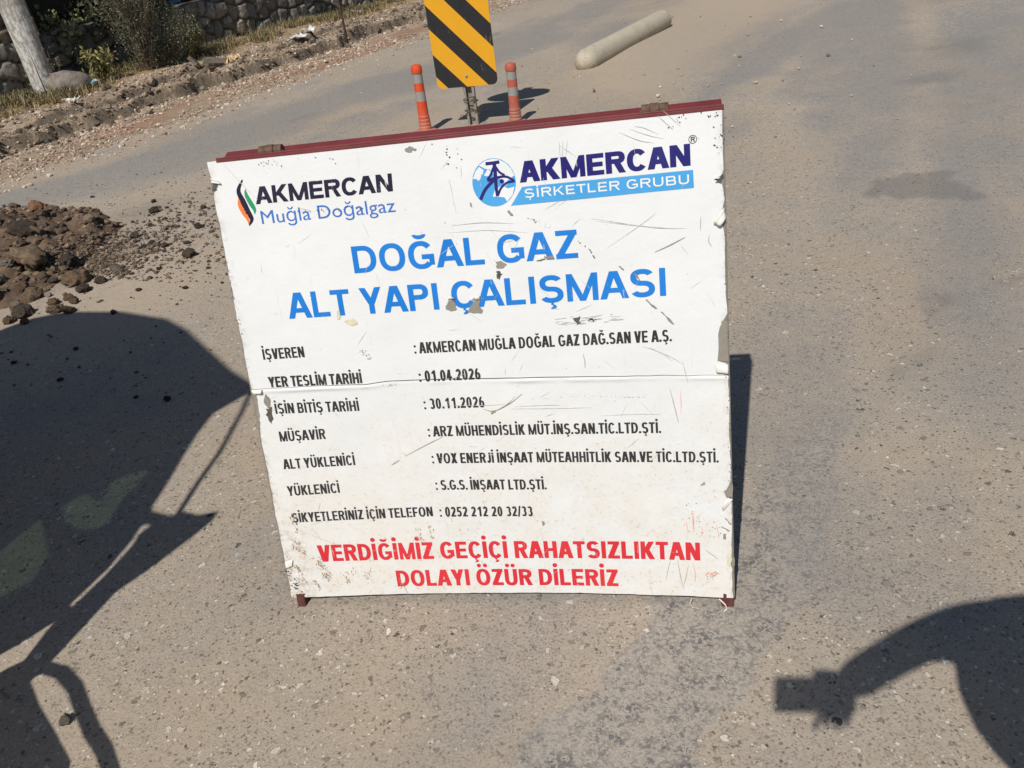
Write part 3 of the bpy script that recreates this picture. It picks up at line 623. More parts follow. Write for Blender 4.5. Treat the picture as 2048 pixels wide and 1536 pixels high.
cr = thing('blue_crate', 'blue slatted plastic crate sitting on top of the stone wall', 'crate', (bx_, by_, .97), (0, 0, math.atan2(D2[1], D2[0])))
M_blue = worn('blue_crate_plastic', (.03, .10, .22), .7, 1.2, 8, .5)
mb = MB()
for k in range(4): mb.box(-.25, .25, -.17, -.155, .03+k*.07, .075+k*.07); mb.box(-.25, .25, .155, .17, .03+k*.07, .075+k*.07)
mb.build('slats', M_blue, cr)
for a in (-.25, .235):
    for b in (-.155, .14): MB().box(a, a+.015, b, b+.015, 0, .30).build('corner_post', M_blue, cr)
MB().box(-.234, .234, -.139, .139, 0, .012).build('base', M_blue, cr)

# ------------------------------------------------------------------ concrete log (lane separator)
t = NT('cast_concrete', .85, .25); n = t.noise(6, det=6, rough=.65); n2 = t.noise(70, det=4, rough=.7)
c = t.mix(n, (.42, .365, .27), (.58, .52, .41)); c = t.mix(t.ramp(n2, [(.3, .7), (.45, 0.0)]), c, (.2, .17, .13)); c = t.mix(t.ramp(t.noise(13, det=7, rough=.75), [(.3, .75), (.46, 0.0)]), c, (.27, .22, .165))
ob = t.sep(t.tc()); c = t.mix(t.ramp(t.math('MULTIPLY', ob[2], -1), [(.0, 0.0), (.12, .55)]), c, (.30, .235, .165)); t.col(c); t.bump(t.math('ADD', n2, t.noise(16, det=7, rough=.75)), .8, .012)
A = Vector((1.285, 8.90, .075)); B = Vector((2.60, 10.98, .09)); L = (B-A).length
prof = [(.006, -.13), (.045, -.12), (.08, -.095), (.106, -.055), (.122, 0), (.126, .03), (.126, L*.5), (.124, L-.05), (.120, L), (.10, L+.06), (.07, L+.09), (.03, L+.13), (.005, L+.133)]
lg = MB().lathe(prof, 36, axis=(B-A)).build('concrete_bollard', t.m, None, True, loc=A)
tag(lg, 'round-ended pale concrete post lying flat on the dusty road', 'concrete post')

# ------------------------------------------------------------------ hazard panel on its post
def hazard():
    yaw = -.255; root = thing('hazard_sign', 'yellow and black diagonal striped hazard board on a wire-wrapped steel post', 'road sign', (.012, 7.06, 0), (R(1.5), R(1.0), yaw))
    w, h, z0, rc = .517, .775, .318, .045
    pts = []
    for cx, cz, a0 in ((w/2-rc, z0+rc, -90), (w/2-rc, z0+h-rc, 0), (-w/2+rc, z0+h-rc, 90), (-w/2+rc, z0+rc, 180)):
        for k in range(7): a = R(a0+15*k); pts.append((cx+rc*math.cos(a), cz+rc*math.sin(a)))
    n = len(pts); V = [(x, -.0022, z) for x, z in pts]+[(x, .0022, z) for x, z in pts]
    t = NT('retroreflective_stripes', .42, .5); o = t.sep(t.tc()); n1 = t.noise(7, det=6, rough=.7); n2 = t.noise(40, t.scale(t.tc(), (1, 1, .2)), 5, .7)
    ph = t.math('ADD', t.math('MULTIPLY', t.math('ADD', o[0], w/2), 1.08), t.math('SUBTRACT', o[2], z0))
    # stripes fall to the right: constant x + z
    fr = t.math('FRACT', t.math('DIVIDE', t.math('SUBTRACT', ph, .098), .374))
    st_ = t.ramp(fr, [(.0, 1.0), (.468, 1.0), (.472, 0.0), (.995, 0.0), (1.0, 1.0)])
    yel = t.mix(n1, (.70, .33, .008), (.78, .39, .02)); blk = t.mix(n1, (.012, .012, .014), (.03, .03, .032))
    c = t.mix(st_, yel, blk); c = t.mix(t.ramp(n2, [(.62, 0.0), (.72, .5)]), c, (.45, .38, .26)); c = t.mix(t.ramp(t.noise(25, det=5, rough=.8), [(.26, .7), (.33, 0.0)]), c, (.16, .13, .10)); t.col(c)
    mg = worn('board_back', (.42, .42, .42), .8, 1.1, 6, .45, .6)
    F = [tuple(range(n)), tuple(range(n, 2*n))[::-1]]+[((i+1) % n, i, n+i, n+(i+1) % n) for i in range(n)]
    mesh('board', V, F, [t.m, mg], root, mi=[0, 1]+[1]*n)
    bolt = worn('galvanised', (.42, .40, .37), .6, 1.2, 14, .5, .5)
    for z in (z0+.085, z0+h-.035): MB().lathe([(.013, 0), (.013, .003), (.008, .004), (.007, .010), (.004, .012)], 12, axis=(0, -1, 0), origin=(0.0, -.0023, z)).build('bolt', bolt, root)
    # open C channel post
    mp = MB(); mp.box(-.045, -.041, .004, .05, -.25, 1.75).box(.041, .045, .004, .05, -.25, 1.75).box(-.041, .041, .046, .05, -.25, 1.75).box(-.0409, -.026, .0042, .008, -.25, 1.75).box(.026, .0409, .0042, .008, -.25, 1.75)
    mp.build('post', worn('post_steel', (.36, .33, .28), .6, 1.25, 10, .6, .3), root)
    rs = random.Random(4); mw = MB()
    for k in range(7):
        z = rs.uniform(.08, .2); ph_ = rs.uniform(0, 6); tl = rs.uniform(-.03, .03)
        mw.tube([(.062*math.cos(a+ph_), .027+.045*math.sin(a+ph_), z+tl*math.cos(a)+.004*a) for a in [i*.5 for i in range(15)]], .003, 5)
    mw.tube([(.05, -.03, .12), (.075, -.05, .10), (.09, -.05, .13), (.07, -.06, .15)], .003, 5); mw.tube([(-.05, -.02, .09), (-.085, -.04, .10), (-.1, -.03, .07)], .003, 5)
    mw.build('tie_wire', worn('old_wire', (.10, .08, .06), .7, 1.3, 30, .8), root)
    # round blue sign higher on the same post
    m2 = MB().lathe([(.285, 0), (.30, .002), (.30, .012), (.29, .014)], 48, axis=(0, -1, 0), origin=(0, .0, 1.42)).build('round_plate', worn('sign_blue', (.02, .09, .36), .85, 1.1, 8, .4), root)
hazard()

# ------------------------------------------------------------------ flexible orange bollards
def bollard(x, y, rot, fade, label, k):
    root = thing('flexible_bollard', label, 'bollard', (x, y, .0), rot, 'orange flexible bollards by the hazard sign'); root.scale = (1, 1, k)
    def plast(nm, c):
        t = NT(nm, .5, .4); n = t.noise(10, det=6, rough=.7); cc = t.mix(n, [q*.82 for q in c], c); cc = t.mix(t.ramp(t.noise(30, det=6, rough=.8), [(.5, 0.0), (.75, .5)]), cc, (.33, .27, .21)); cc = t.mix(t.ramp(t.math('ADD', t.sep(t.tc())[2], t.math('MULTIPLY', t.noise(18, det=5), .15)), [(.05, .7), (.26, 0.0)]), cc, (.34, .28, .21)); t.col(cc); return t.m
    mo = plast('orange_plastic', (.68, .072, .018) if not fade else (.47, .11, .07)); mg = plast('grey_reflective_band', (.31, .30, .29)); H = .565
    prof = [(.105, 0), (.105, .018), (.085, .026), (.052, .032)]
    for k in range(4): z = .035+k*.026; prof += [(.050-.0015*k, z), (.053-.0015*k, z+.004), (.053-.0015*k, z+.016), (.048-.0015*k, z+.021)]
    prof += [(.044, .15), (.043, .24)]
    MB().lathe(prof, 28).build('base', mo, root, False); shade(root.children[0], 35)
    z = .2402
    for nm, m, dz, r0 in (('reflective_band', mg, .068, .0425), ('shaft', mo, .062, .0415), ('reflective_band', mg, .068, .0410)):
        shade(MB().lathe([(r0, z), (r0-.0008, z+dz-.0004)], 28).build(nm, m, root)); z += dz
    shade(MB().lathe([(.0445, z), (.046, z+.005), (.045, z+.04), (.040, z+.055), (.02, z+.064), (.002, z+.066)], 28).build('cap', mo, root), 30)
bollard(-.395, 7.03, (R(-2.0), R(1.5), 0), False, 'bright orange flexible bollard with two grey bands left of the hazard sign', 1.10)
bollard(.365, 6.86, (R(1.0), R(1.5), .8), True, 'faded orange flexible bollard with two grey bands right of the hazard sign', .96)

# ------------------------------------------------------------------ the folding notice board
PW, PH = 1.1442, 1.1228; Z0 = .0226
SIGN = thing('notice_board', 'battered white folding notice board standing on the road with blue and red lettering', 'notice board', (-.10948, 1.48595, 0), (-.25384, 0, -.20671))
def seam_v(u): return np.interp(u, [-.572, -.548, -.392, -.273, -.208, -.067, .053, .285, .572], [.582, .582, .582, .579, .5845, .581, .577, .570, .560])
def bend(u, v):
    u = np.asarray(u, float); v = np.asarray(v, float); t = np.clip(v/PH, 0, 1)
    y = .026*(1-(2*u/PW)**2)*(1-t)**1.6
    d = v-seam_v(u)
    y = y-.0034*np.exp(-((d+.0085)/.0055)**2)*np.clip(2.4*fbm(u*7, u*0+3)-.55, .12, 1)
    k = .35+.65*sstep(0, .12, PH-v)
    return y+k*(.0040*(fbm(u*5+3, v*5)-.5)+.0016*(fbm(u*14+3, v*14)-.5))
def P3(u, v, lift): return np.c_[np.asarray(u, float), bend(u, v)-lift, np.asarray(v, float)+Z0]

# materials of the board
def vinyl_mat():
    t = NT('worn_white_vinyl', .5, .2)
    uv = t.tc('UV'); s = t.sep(uv); v = s[1]
    n1 = t.noise(3.0, uv, 5, .6); n2 = t.noise(14, uv, 6, .7); n3 = t.noise(95, uv, 5, .75); n4 = t.noise(300, uv, 3, .7)
    c = t.mix(t.ramp(n1, [(.35, 0.0), (.7, 1.0)]), (.675, .69, .69), (.725, .738, .735))
    low = t.ramp(v, [(.0, 1.0), (.30, .75), (.46, .45), (.58, .08), (.75, 0.0)])
    st_ = t.math('MULTIPLY', low, t.ramp(t.math('ADD', t.math('MULTIPLY', n2, .6), t.math('MULTIPLY', n1, .5)), [(.42, 0.0), (.72, 1.0)]))
    c = t.mix(t.math('MULTIPLY', st_, .6), c, (.60, .51, .39))
    sp = t.math('MULTIPLY', t.math('MULTIPLY', low, t.ramp(n2, [(.4, .15), (.62, 1.0)])), t.ramp(n3, [(.56, 0.0), (.66, 1.0)]))
    c = t.mix(t.math('MULTIPLY', sp, .8), c, (.40, .24, .13))
    sp2 = t.math('MULTIPLY', t.math('ADD', .25, t.math('MULTIPLY', low, .5)), t.ramp(t.noise(130, t.scale(uv, (1, .35, 1), (0, 0, .7)), 4, .8), [(.68, 0.0), (.74, 1.0)]))
    c = t.mix(t.math('MULTIPLY', sp2, .8), c, (.30, .26, .21))
    # scuffs along two directions
    for rot, sc, seed in ((.35, 9, 1), (-1.2, 7, 2), (1.05, 11, 3)):
        m = t.scale(uv, (1.0*sc, .06*sc, 1), (0, 0, rot)); nn_ = t.noise(6.0, m, 4, .7); ms = t.noise(2.1+seed*.3, t.scale(uv, (1, 1, 1), (0, 0, seed)), 3)
        k = t.math('MULTIPLY', t.ramp(nn_, [(.64, 0.0), (.70, 1.0)]), t.ramp(ms, [(.5, 0.0), (.62, 1.0)]))
        c = t.mix(t.math('MULTIPLY', k, .38), c, (.50, .48, .45))
    # grime specks everywhere
    c = t.mix(t.math('MULTIPLY', t.ramp(n4, [(.70, 0.0), (.76, 1.0)]), .3), c, (.35, .31, .26))
    # dirty left lower corner
    ed = t.attr('edge'); c = t.mix(t.math('MULTIPLY', ed, t.ramp(t.noise(40, uv, 6, .75), [(.48, 0.0), (.62, .85)])), c, (.33, .24, .16))
    t.col(c); t.rough(t.ramp(n2, [(.3, .42), (.7, .6)]))
    t.bump(t.math('ADD', t.math('MULTIPLY', n2, .6), t.math('ADD', t.math('MULTIPLY', n1, 1.2), t.math('MULTIPLY', n3, .12))), .35, .008)
    return t.m
M_vinyl = vinyl_mat()
def ink(name, c, fade=.5):
    t = NT(name, .55, .15); uv = t.tc('UV'); n = t.noise(60, uv, 6, .8); m = t.noise(70, t.scale(uv, (1, .12, 1), (0, 0, .5)), 4, .7); m2 = t.noise(60, t.scale(uv, (.1, 1.2, 1), (0, 0, .9)), 4, .7)
    cc = t.mix(t.ramp(t.noise(6, uv, 4), [(.35, 0.0), (.7, fade*.8)]), c, [min(1, q*1.25+.03) for q in c])
    cc = t.mix(t.ramp(m, [(.66, 0.0), (.70, .75)]), cc, (.54, .54, .53)); cc = t.mix(t.ramp(m2, [(.68, 0.0), (.72, .75)]), cc, (.57, .57, .56))
    cc = t.mix(t.ramp(n, [(.68, 0.0), (.72, .8)]), cc, (.57, .55, .51)); t.col(cc); return t.m
I_black = ink('black_ink', (.032, .030, .030)); I_navy = ink('dark_navy_ink', (.014, .011, .032)); I_blue = ink('blue_ink', (.010, .175, .56)); I_royal = ink('royal_navy_ink', (.014, .012, .135))
I_red = ink('red_ink', (.58, .028, .04)); I_mid = ink('mid_blue_ink', (.045, .15, .47)); I_band = ink('sky_band_ink', (.06, .31, .62)); I_white = ink('white_ink', (.70, .71, .70)); I_orange = ink('orange_ink', (.78, .19, .045)); I_green = ink('green_ink', (.02, .26, .12))
M_maroon = worn('maroon_paint', (.17, .034, .036), .72, 1.15, 12, .42, 0, .15, 60, .002)
M_foot = worn('dirty_maroon', (.11, .038, .034), .6, 1.3, 40, .7)
M_rust = worn('rusty_hinge_steel', (.14, .085, .06), .6, 1.5, 40, .75, .3, .4, 120, .002)
M_bare = worn('bare_board_steel', (.255, .235, .195), .85, 1.12, 25, .6, 0, .15)
M_tear = worn('torn_dark', (.09, .08, .07), .6, 1.5, 60, .9)
M_flap = worn('torn_vinyl_back', (.74, .72, .67), .85, 1.05, 30, .5)
M_cream2 = worn('adhesive_stain', (.62, .57, .43), .9, 1.1, 60, .7)
M_scr = worn('scratch_grey', (.55, .54, .515), .7, 1.3, 80, .8)
M_scrb = worn('scratch_brown', (.31, .255, .20), .7, 1.4, 80, .8)
M_redm = worn('red_scuff', (.72, .32, .25), .9, 1.1, 60, .7)
M_mud = worn('dried_mud', (.36, .26, .165), .7, 1.4, 60, .9)
M_mark = worn('black_mark', (.05, .045, .04), .7, 1.6, 60, .8)

# steel board (shows where the vinyl has torn off) and vinyl sheet
gu = np.linspace(-PW/2, PW/2, 121); gv = np.r_[np.linspace(0, .545, 51), np.linspace(.547, .595, 35), np.linspace(.607, PH, 35)]; GU, GV = np.meshgrid(gu, gv); u, v = GU.ravel(), GV.ravel()
idx = np.arange(121*121).reshape(121, 121); GF = np.stack([idx[:-1, :-1], idx[:-1, 1:], idx[1:, 1:], idx[1:, :-1]], -1).reshape(-1, 4)
bd = mesh('board', P3(u, v, 0), GF, M_bare, SIGN, smooth=True)
sm = bd.modifiers.new('thickness', 'SOLIDIFY'); sm.thickness = .0016; sm.offset = -1
jl = lambda v: .0035*fbm(v*38, v*0+1)+.010*np.clip(fbm(v*9, v*0+5)-.6, 0, 1)+.004*(fbm(v*120, v*0+8)-.5)
VU = GU.copy(); VV = GV.copy()
le = np.maximum(jl(gv), 0)+np.interp(gv, [0, .3, .46, .49, .53, .57, .58, .6, 1.05, 1.06, 1.075, 1.09, 1.12], [.002, .002, .002, .006, .012, .011, .002, 0, 0, .006, .009, .001, 0])
re_ = np.maximum(jl(gv+3), 0)+np.interp(gv, [0, .085, .09, .11, .113, .25, .262, .275, .30, .31, .5, .585, .592, .62, .65, .68, .69, .7, .75, .85, .88, .9, .93, .935, .97, .978, .986, 1.0, 1.12],
                                        [.001, .001, .006, .004, .001, .001, .012, .016, .004, .001, .001, .004, .024, .021, .021, .014, .003, .001, .003, .003, .004, .009, .004, .001, .002, .018, .006, .001, .001])
be = np.maximum(.003*fbm(gu*40, gu*0+2)-.0012, 0); te = np.maximum(.005*fbm(gu*30, gu*0+9)-.0022, 0)
fu = (GU+PW/2)/PW; fv = GV/PH
VU = -PW/2+le[:, None]+fu*(PW-le[:, None]-re_[:, None]); VV = be[None, :]+fv*(PH-be[None, :]-te[None, :])
edge = np.clip(1-(VU+PW/2)/.13, 0, 1)*np.clip(1-VV/.32, 0, 1)*1.1+np.clip(1-(VU+PW/2)/.02, 0, 1)*.7+np.clip(1-(PW/2-VU)/.018, 0, 1)*.5
u, v = VU.ravel(), VV.ravel()
VY = mesh('vinyl_sheet', P3(u, v, .0006), GF, M_vinyl, SIGN, smooth=True, uv=np.c_[u, v], attrs=dict(edge=np.clip(edge, 0, 1).ravel()))

# ---- stroke-built lettering (unit cap height, stem and bar thickness given) ----
ADV = dict(A=.98, B=.96, C=.97, D=1.0, E=.88, F=.82, G=1.06, H=.98, I=.40, J=.72, K=.98, L=.82, M=1.20, N=1.0, O=1.08, P=.92, R=.98, S=.95, T=.84, U=.98, V=.94, X=.96, Y=.94, Z=.88)
for d in '0123456789': ADV[d] = .78
ADV.update({'.': .36, ':': .38, '/': .46, ' ': .36})
BASE = {'İ': ('I', 'dot'), 'Ş': ('S', 'ced'), 'Ç': ('C', 'ced'), 'Ğ': ('G', 'bre'), 'Ö': ('O', 'uml'), 'Ü': ('U', 'uml')}
def sup(a, n=2.25):
    c, s = math.cos(a), math.sin(a); return math.copysign(abs(c)**(2/n), c), math.copysign(abs(s)**(2/n), s)
def arc(Q, cx, cy, rx, ry, s, h, a0, a1, n=None, se=2.25):
    n = n or max(4, int(abs(a1-a0)/11)); prev = None
    for i in range(n+1):
        a = R(a0+(a1-a0)*i/n); c, q = sup(a, se); o = (cx+rx*c, cy+ry*q); k = (cx+(rx-s)*c, cy+(ry-h)*q)
        if prev: Q.append([prev[0], o, k, prev[1]])
        prev = (o, k)
def glyph(ch, w, s, h, gap):
    Q = []; x0, x1 = gap, w-gap; W_ = x1-x0; cx = (x0+x1)/2
    def r(a, b, c, d): Q.append([(a, b), (c, b), (c, d), (a, d)])
    def dg(xb, yb, xt, yt, wd): Q.append([(xb-wd/2, yb), (xb+wd/2, yb), (xt+wd/2, yt), (xt-wd/2, yt)])
    if ch in BASE:
        b, acc = BASE[ch]; Q = glyph(b, w, s, h, gap); ds = max(s*1.02, .16)
        if acc == 'dot': arc(Q, cx, 1.0+.10+ds*.52, ds*.56, ds*.56, ds*.54, ds*.54, 0, 360, 14, 2)
        if acc == 'uml':
            for q in (-1, 1): arc(Q, cx+q*W_*.22, 1.0+.10+ds*.5, ds*.5, ds*.5, ds*.48, ds*.48, 0, 360, 14, 2)
        if acc == 'bre': arc(Q, cx, 1.25, W_*.27, .17, s*.62, h*.8, 180, 360, 12, 2)
        if acc == 'ced':
            r(cx-s*.22, -.09, cx+s*.22, .02); arc(Q, cx+.01, -.155, .105+s*.15, .09, s*.5, h*.55, 85, -125, 10, 2)
        return Q
    if ch == 'A':
        wd = s*1.12; dg(x0+wd/2-gap*1.1, 0, cx-wd*.12, 1, wd); dg(x1-wd/2+gap*1.1, 0, cx+wd*.12, 1, wd); r(x0+W_*.22, .22, x1-W_*.22, .22+h)
    elif ch in 'BPRD':
        r(x0, 0, x0+s, 1)
        if ch == 'D': xm = x1-min(W_*.62, .5); r(x0+s, 0, xm, h); r(x0+s, 1-h, xm, 1); arc(Q, xm, .5, x1-xm, .5, s, h, -90, 90)
        elif ch == 'B':
            rr = (.5+h/2)/2; xm = x1-min(W_*.45, .32)
            for y in (0, .5-h/2, 1-h): r(x0+s, y, xm, y+h)
            arc(Q, xm, rr, x1-xm, rr, s, h, -90, 90); arc(Q, xm, 1-(.5+h/2)/2, x1-xm-W_*.05, (.5+h/2)/2, s, h, -90, 90)
        else:
            yb = .42 if ch == 'P' else .44; rr = (1-yb)/2; xm = x1-min(W_*.48, .34); r(x0+s, 1-h, xm, 1); r(x0+s, yb, xm, yb+h); arc(Q, xm, yb+rr, x1-xm, rr, s, h, -90, 90)
            if ch == 'R': dg(x1-s*.55+gap*.3, 0, x0+W_*.55, yb+h*.4, s*1.12)
    elif ch in 'CGO0':
        if ch in 'O0': arc(Q, cx, .5, W_/2, .515, s, h, 0, 360, 32)
        elif ch == 'C': arc(Q, cx+gap*.4, .5, W_/2+gap*.4, .515, s, h, 36, 324, 26)
        else:
            arc(Q, cx, .5, W_/2, .515, s, h, 38, 318, 26); r(x1-s*.92, .12, x1, .52); r(cx+W_*.02, .52-h, x1-s*.5, .52)
    elif ch == 'E':
        r(x0, 0, x0+s, 1); r(x0+s, 0, x1, h); r(x0+s, 1-h, x1, 1); r(x0+s, .5-h/2, x1-W_*.07, .5+h/2)
    elif ch == 'F': r(x0, 0, x0+s, 1); r(x0+s, 1-h, x1, 1); r(x0+s, .46-h/2, x1-W_*.1, .46+h/2)
    elif ch == 'H': r(x0, 0, x0+s, 1); r(x1-s, 0, x1, 1); r(x0+s, .5-h/2, x1-s, .5+h/2)
    elif ch == 'I': r(cx-s/2, 0, cx+s/2, 1)
    elif ch == 'J': r(x1-s, .3, x1, 1); arc(Q, cx, .3, W_/2, .315, s, h, -160, 0)
    elif ch == 'K': r(x0, 0, x0+s, 1); dg(x0+s*.9, .38, x1-s*.62, 1, s*1.25); dg(x1-s*.6+gap*.3, 0, x0+W_*.42, .56, s*1.25)
    elif ch == 'L': r(x0, 0, x0+s, 1); r(x0+s, 0, x1, h)
    elif ch == 'M':
        s = min(s, W_*.235); r(x0, 0, x0+s*.95, 1); r(x1-s*.95, 0, x1, 1); dg(cx, 0, x0+s*.5, 1, s); dg(cx, 0, x1-s*.5, 1, s)
    elif ch == 'N': r(x0, 0, x0+s, 1); r(x1-s, 0, x1, 1); dg(x1-s*.6, 0, x0+s*.6, 1, s*1.15)
    elif ch == 'S':
        q = (.5+h/2)/2+.004; arc(Q, cx, 1-q+.008, W_/2*.97, q, s, h, 28, 268, 22); arc(Q, cx, q-.008, W_/2, q, s, h, 92, -154, 22)
    elif ch == 'T': r(cx-s/2, 0, cx+s/2, 1-h); r(x0-gap*.4, 1-h, x1+gap*.4, 1)
    elif ch == 'U': r(x0, .36, x0+s, 1); r(x1-s, .36, x1, 1); arc(Q, cx, .36, W_/2, .375, s, h, 180, 360, 18)
    elif ch == 'V': wd = s*1.12; dg(cx-wd*.1, 0, x0+wd/2-gap*.6, 1, wd); dg(cx+wd*.1, 0, x1-wd/2+gap*.6, 1, wd)
    elif ch == 'X': wd = s*1.2; dg(x0+wd/2-gap*.4, 0, x1-wd/2+gap*.3, 1, wd); dg(x1-wd/2+gap*.4, 0, x0+wd/2-gap*.3, 1, wd)
    elif ch == 'Y': wd = s*1.15; r(cx-s/2, 0, cx+s/2, .45); dg(cx-s*.02, .38, x0+wd/2-gap*.6, 1, wd); dg(cx+s*.02, .38, x1-wd/2+gap*.6, 1, wd)
    elif ch == 'Z': r(x0, 0, x1, h); r(x0+W_*.03, 1-h, x1, 1); dg(x0+s*.62, h*.6, x1-s*.62, 1-h*.6, s*1.25)
    elif ch == '1': r(cx-s*.1, 0, cx+s*.9, 1); Q.append([(cx-s*.1, .72), (cx-s*.1, .96), (cx-W_*.36, .80), (cx-W_*.36, .66)])
    elif ch == '2': arc(Q, cx, .70, W_/2*.96, .315, s, h, 165, -25, 18); r(x0, 0, x1, h); dg(x0+s*.65, h*.7, x1-s*.62, .60, s*1.2)
    elif ch == '3':
        q = (.5+h/2)/2+.004; arc(Q, cx-W_*.02, 1-q+.008, W_/2*.95, q, s, h, 150, -88, 20); arc(Q, cx, q-.008, W_/2, q, s, h, 88, -152, 20)
    elif ch == '4':
        s = s*.86; r(x1-s*1.7, 0, x1-s*.7, 1); r(x0, .22, x1, .22+h); dg(x0+s*.5, .22+h*.6, x1-s*1.4, 1, s*1.05)
    elif ch == '5': r(x0+W_*.08, 1-h, x1-W_*.05, 1); r(x0+W_*.08, .46, x0+W_*.08+s*.9, 1-h); arc(Q, cx-W_*.02, .315, W_/2, .325, s, h, 140, -155, 22)
    elif ch == '6': arc(Q, cx, .315, W_/2, .33, s, h, 0, 360, 26); arc(Q, cx+W_*.1, .42, W_*.6, .6, s, h, 175, 92, 10)
    elif ch == '.': arc(Q, cx, s*.5, s*.56, s*.56, s*.54, s*.54, 0, 360, 12, 2.2)
    elif ch == ':': arc(Q, cx, s*.5, s*.54, s*.54, s*.52, s*.52, 0, 360, 12, 2.2); arc(Q, cx, .56+s*.5, s*.54, s*.54, s*.52, s*.52, 0, 360, 12, 2.2)
    elif ch == '/': dg(x0+s*.2, -.05, x1-s*.2, 1.05, s*.8)
    return Q
NQ = [0]
DECO = []
SURF = ('bare_patch', 'tear', 'scratch', 'nick', 'mud_streak', 'glue_stain', 'red_scuff', 'seam_shade')
def poly_obj(name, quads, mat, lift=.0011, parent=None):
    """flat printed pieces following the sheet; each piece a hair above the one before so none coincide"""
    V = []; F = []; UV = []
    for q in quads:
        k = NQ[0] % 9; NQ[0] += 1; q = list(q); b = len(V)
        cxm = sum(p[0] for p in q)/len(q); cym = sum(p[1] for p in q)/len(q)
        ar = sum(q[i][0]*q[(i+1) % len(q)][1]-q[(i+1) % len(q)][0]*q[i][1] for i in range(len(q)))
        if ar < 0: q = q[::-1]
        a = np.array(q); P = P3(a[:, 0], a[:, 1], lift+k*1.5e-5)
        V += P.tolist(); F.append(tuple(range(b, b+len(q)))); UV += q
    if name in SURF and parent is None: DECO.append((V, F, UV, mat)); return None
    return mesh(name, V, F, mat, parent or VY, uv=UV)
def lettering(name, txt, a, b, cap, mat, stem, bar=None, gap=.07, slant=0, capend=None, wmul=None):
    adv = [ADV[BASE[c][0] if c in BASE else c]*(wmul or {}).get(c, 1) for c in txt]
    bar = bar or stem*.86; tot = sum(adv); Lx = b[0]-a[0]
    gl = gap
    k = (Lx/cap+2*gl*0)/tot; x = 0; Q = []
    for c, w in zip(txt, adv):
        ww = w*k
        if c != ' ':
            s_ = min(stem, ww*.9)
            for q in glyph(c, ww, s_, bar, gl*k):
                pts = []
                for X_, Y_ in q:
                    f = (x+X_)*cap/Lx; pts.append((a[0]+(x+X_)*cap+Y_*cap*slant, a[1]+(b[1]-a[1])*f+Y_*cap))
                Q.append(pts)
        x += ww
    return poly_obj(name, Q, mat)
lettering('company_name', 'AKMERCAN', (-.4705, 1.0195), (-.1405, 1.020), .0385, I_navy, .25, .20, .045, .05)
lettering('company_name', 'AKMERCAN', (.1425, 1.0125), (.5045, 1.0150), .0440, I_royal, .29, .215, .04)
lettering('headline', 'DOĞAL GAZ', (-.264, .8452), (.260, .8420), .0615, I_blue, .215, .178, .06)
lettering('headline', 'ALT YAPI', (-.4385, .7495), (-.0650, .7478), .0615, I_blue, .215, .178, .06)
lettering('headline', 'ÇALIŞMASI', (-.0430, .7476), (.4475, .7450), .0615, I_blue, .215, .178, .06)
rows = [('İŞVEREN', (-.5240, .6538), (-.4155, .6540)), (': AKMERCAN MUĞLA DOĞAL GAZ DAĞ.SAN VE A.Ş.', (-.1450, .6465), (.4500, .6422)),
        ('YER TESLİM TARİHİ', (-.5215, .5835), (-.2825, .5814)), (': 01.04.2026', (-.1430, .5772), (.0085, .5763)),
        ('İŞİN BİTİŞ TARİHİ', (-.5190, .5147), (-.3010, .5112)), (': 30.11.2026', (-.1410, .5070), (.0100, .5059)),
        ('MÜŞAVİR', (-.5210, .4414), (-.3985, .4428)), (': ARZ MÜHENDİSLİK MÜT.İNŞ.SAN.TİC.LTD.ŞTİ.', (-.1400, .4365), (.4170, .4262)),
        ('ALT YÜKLENİCİ', (-.5240, .3674), (-.3345, .3697)), (': VOX ENERJİ İNŞAAT MÜTEAHHİTLİK SAN.VE TİC.LTD.ŞTİ.', (-.1395, .3657), (.5435, .3511)),
        ('YÜKLENİCİ', (-.5260, .2941), (-.3865, .2965)), (': S.G.S. İNŞAAT LTD.ŞTİ.', (-.1395, .2942), (.1385, .2883)),
        ('ŞİKYETLERİNİZ İÇİN TELEFON', (-.5275, .2185), (-.1545, .2225)), (': 0252 212 20 32/33', (-.1390, .2205), (.0985, .2171))]
for txt, a, b in rows:
    o = lettering('text_line', txt, a, b, .0268, I_black, .192, .158, .065)
    for q in o.data.vertices: q.co.y -= .0008 if 'TESLİM' in txt or '01.04' in txt else 0
lettering('apology_text', 'VERDİĞİMİZ GEÇİÇİ RAHATSIZLIKTAN', (-.4765, .1035), (.4965, .0985), .0478, I_red, .228, .185, .06)
lettering('apology_text', 'DOLAYI ÖZÜR DİLERİZ', (-.2790, .0235), (.2970, .0222), .0470, I_red, .228, .185, .06)

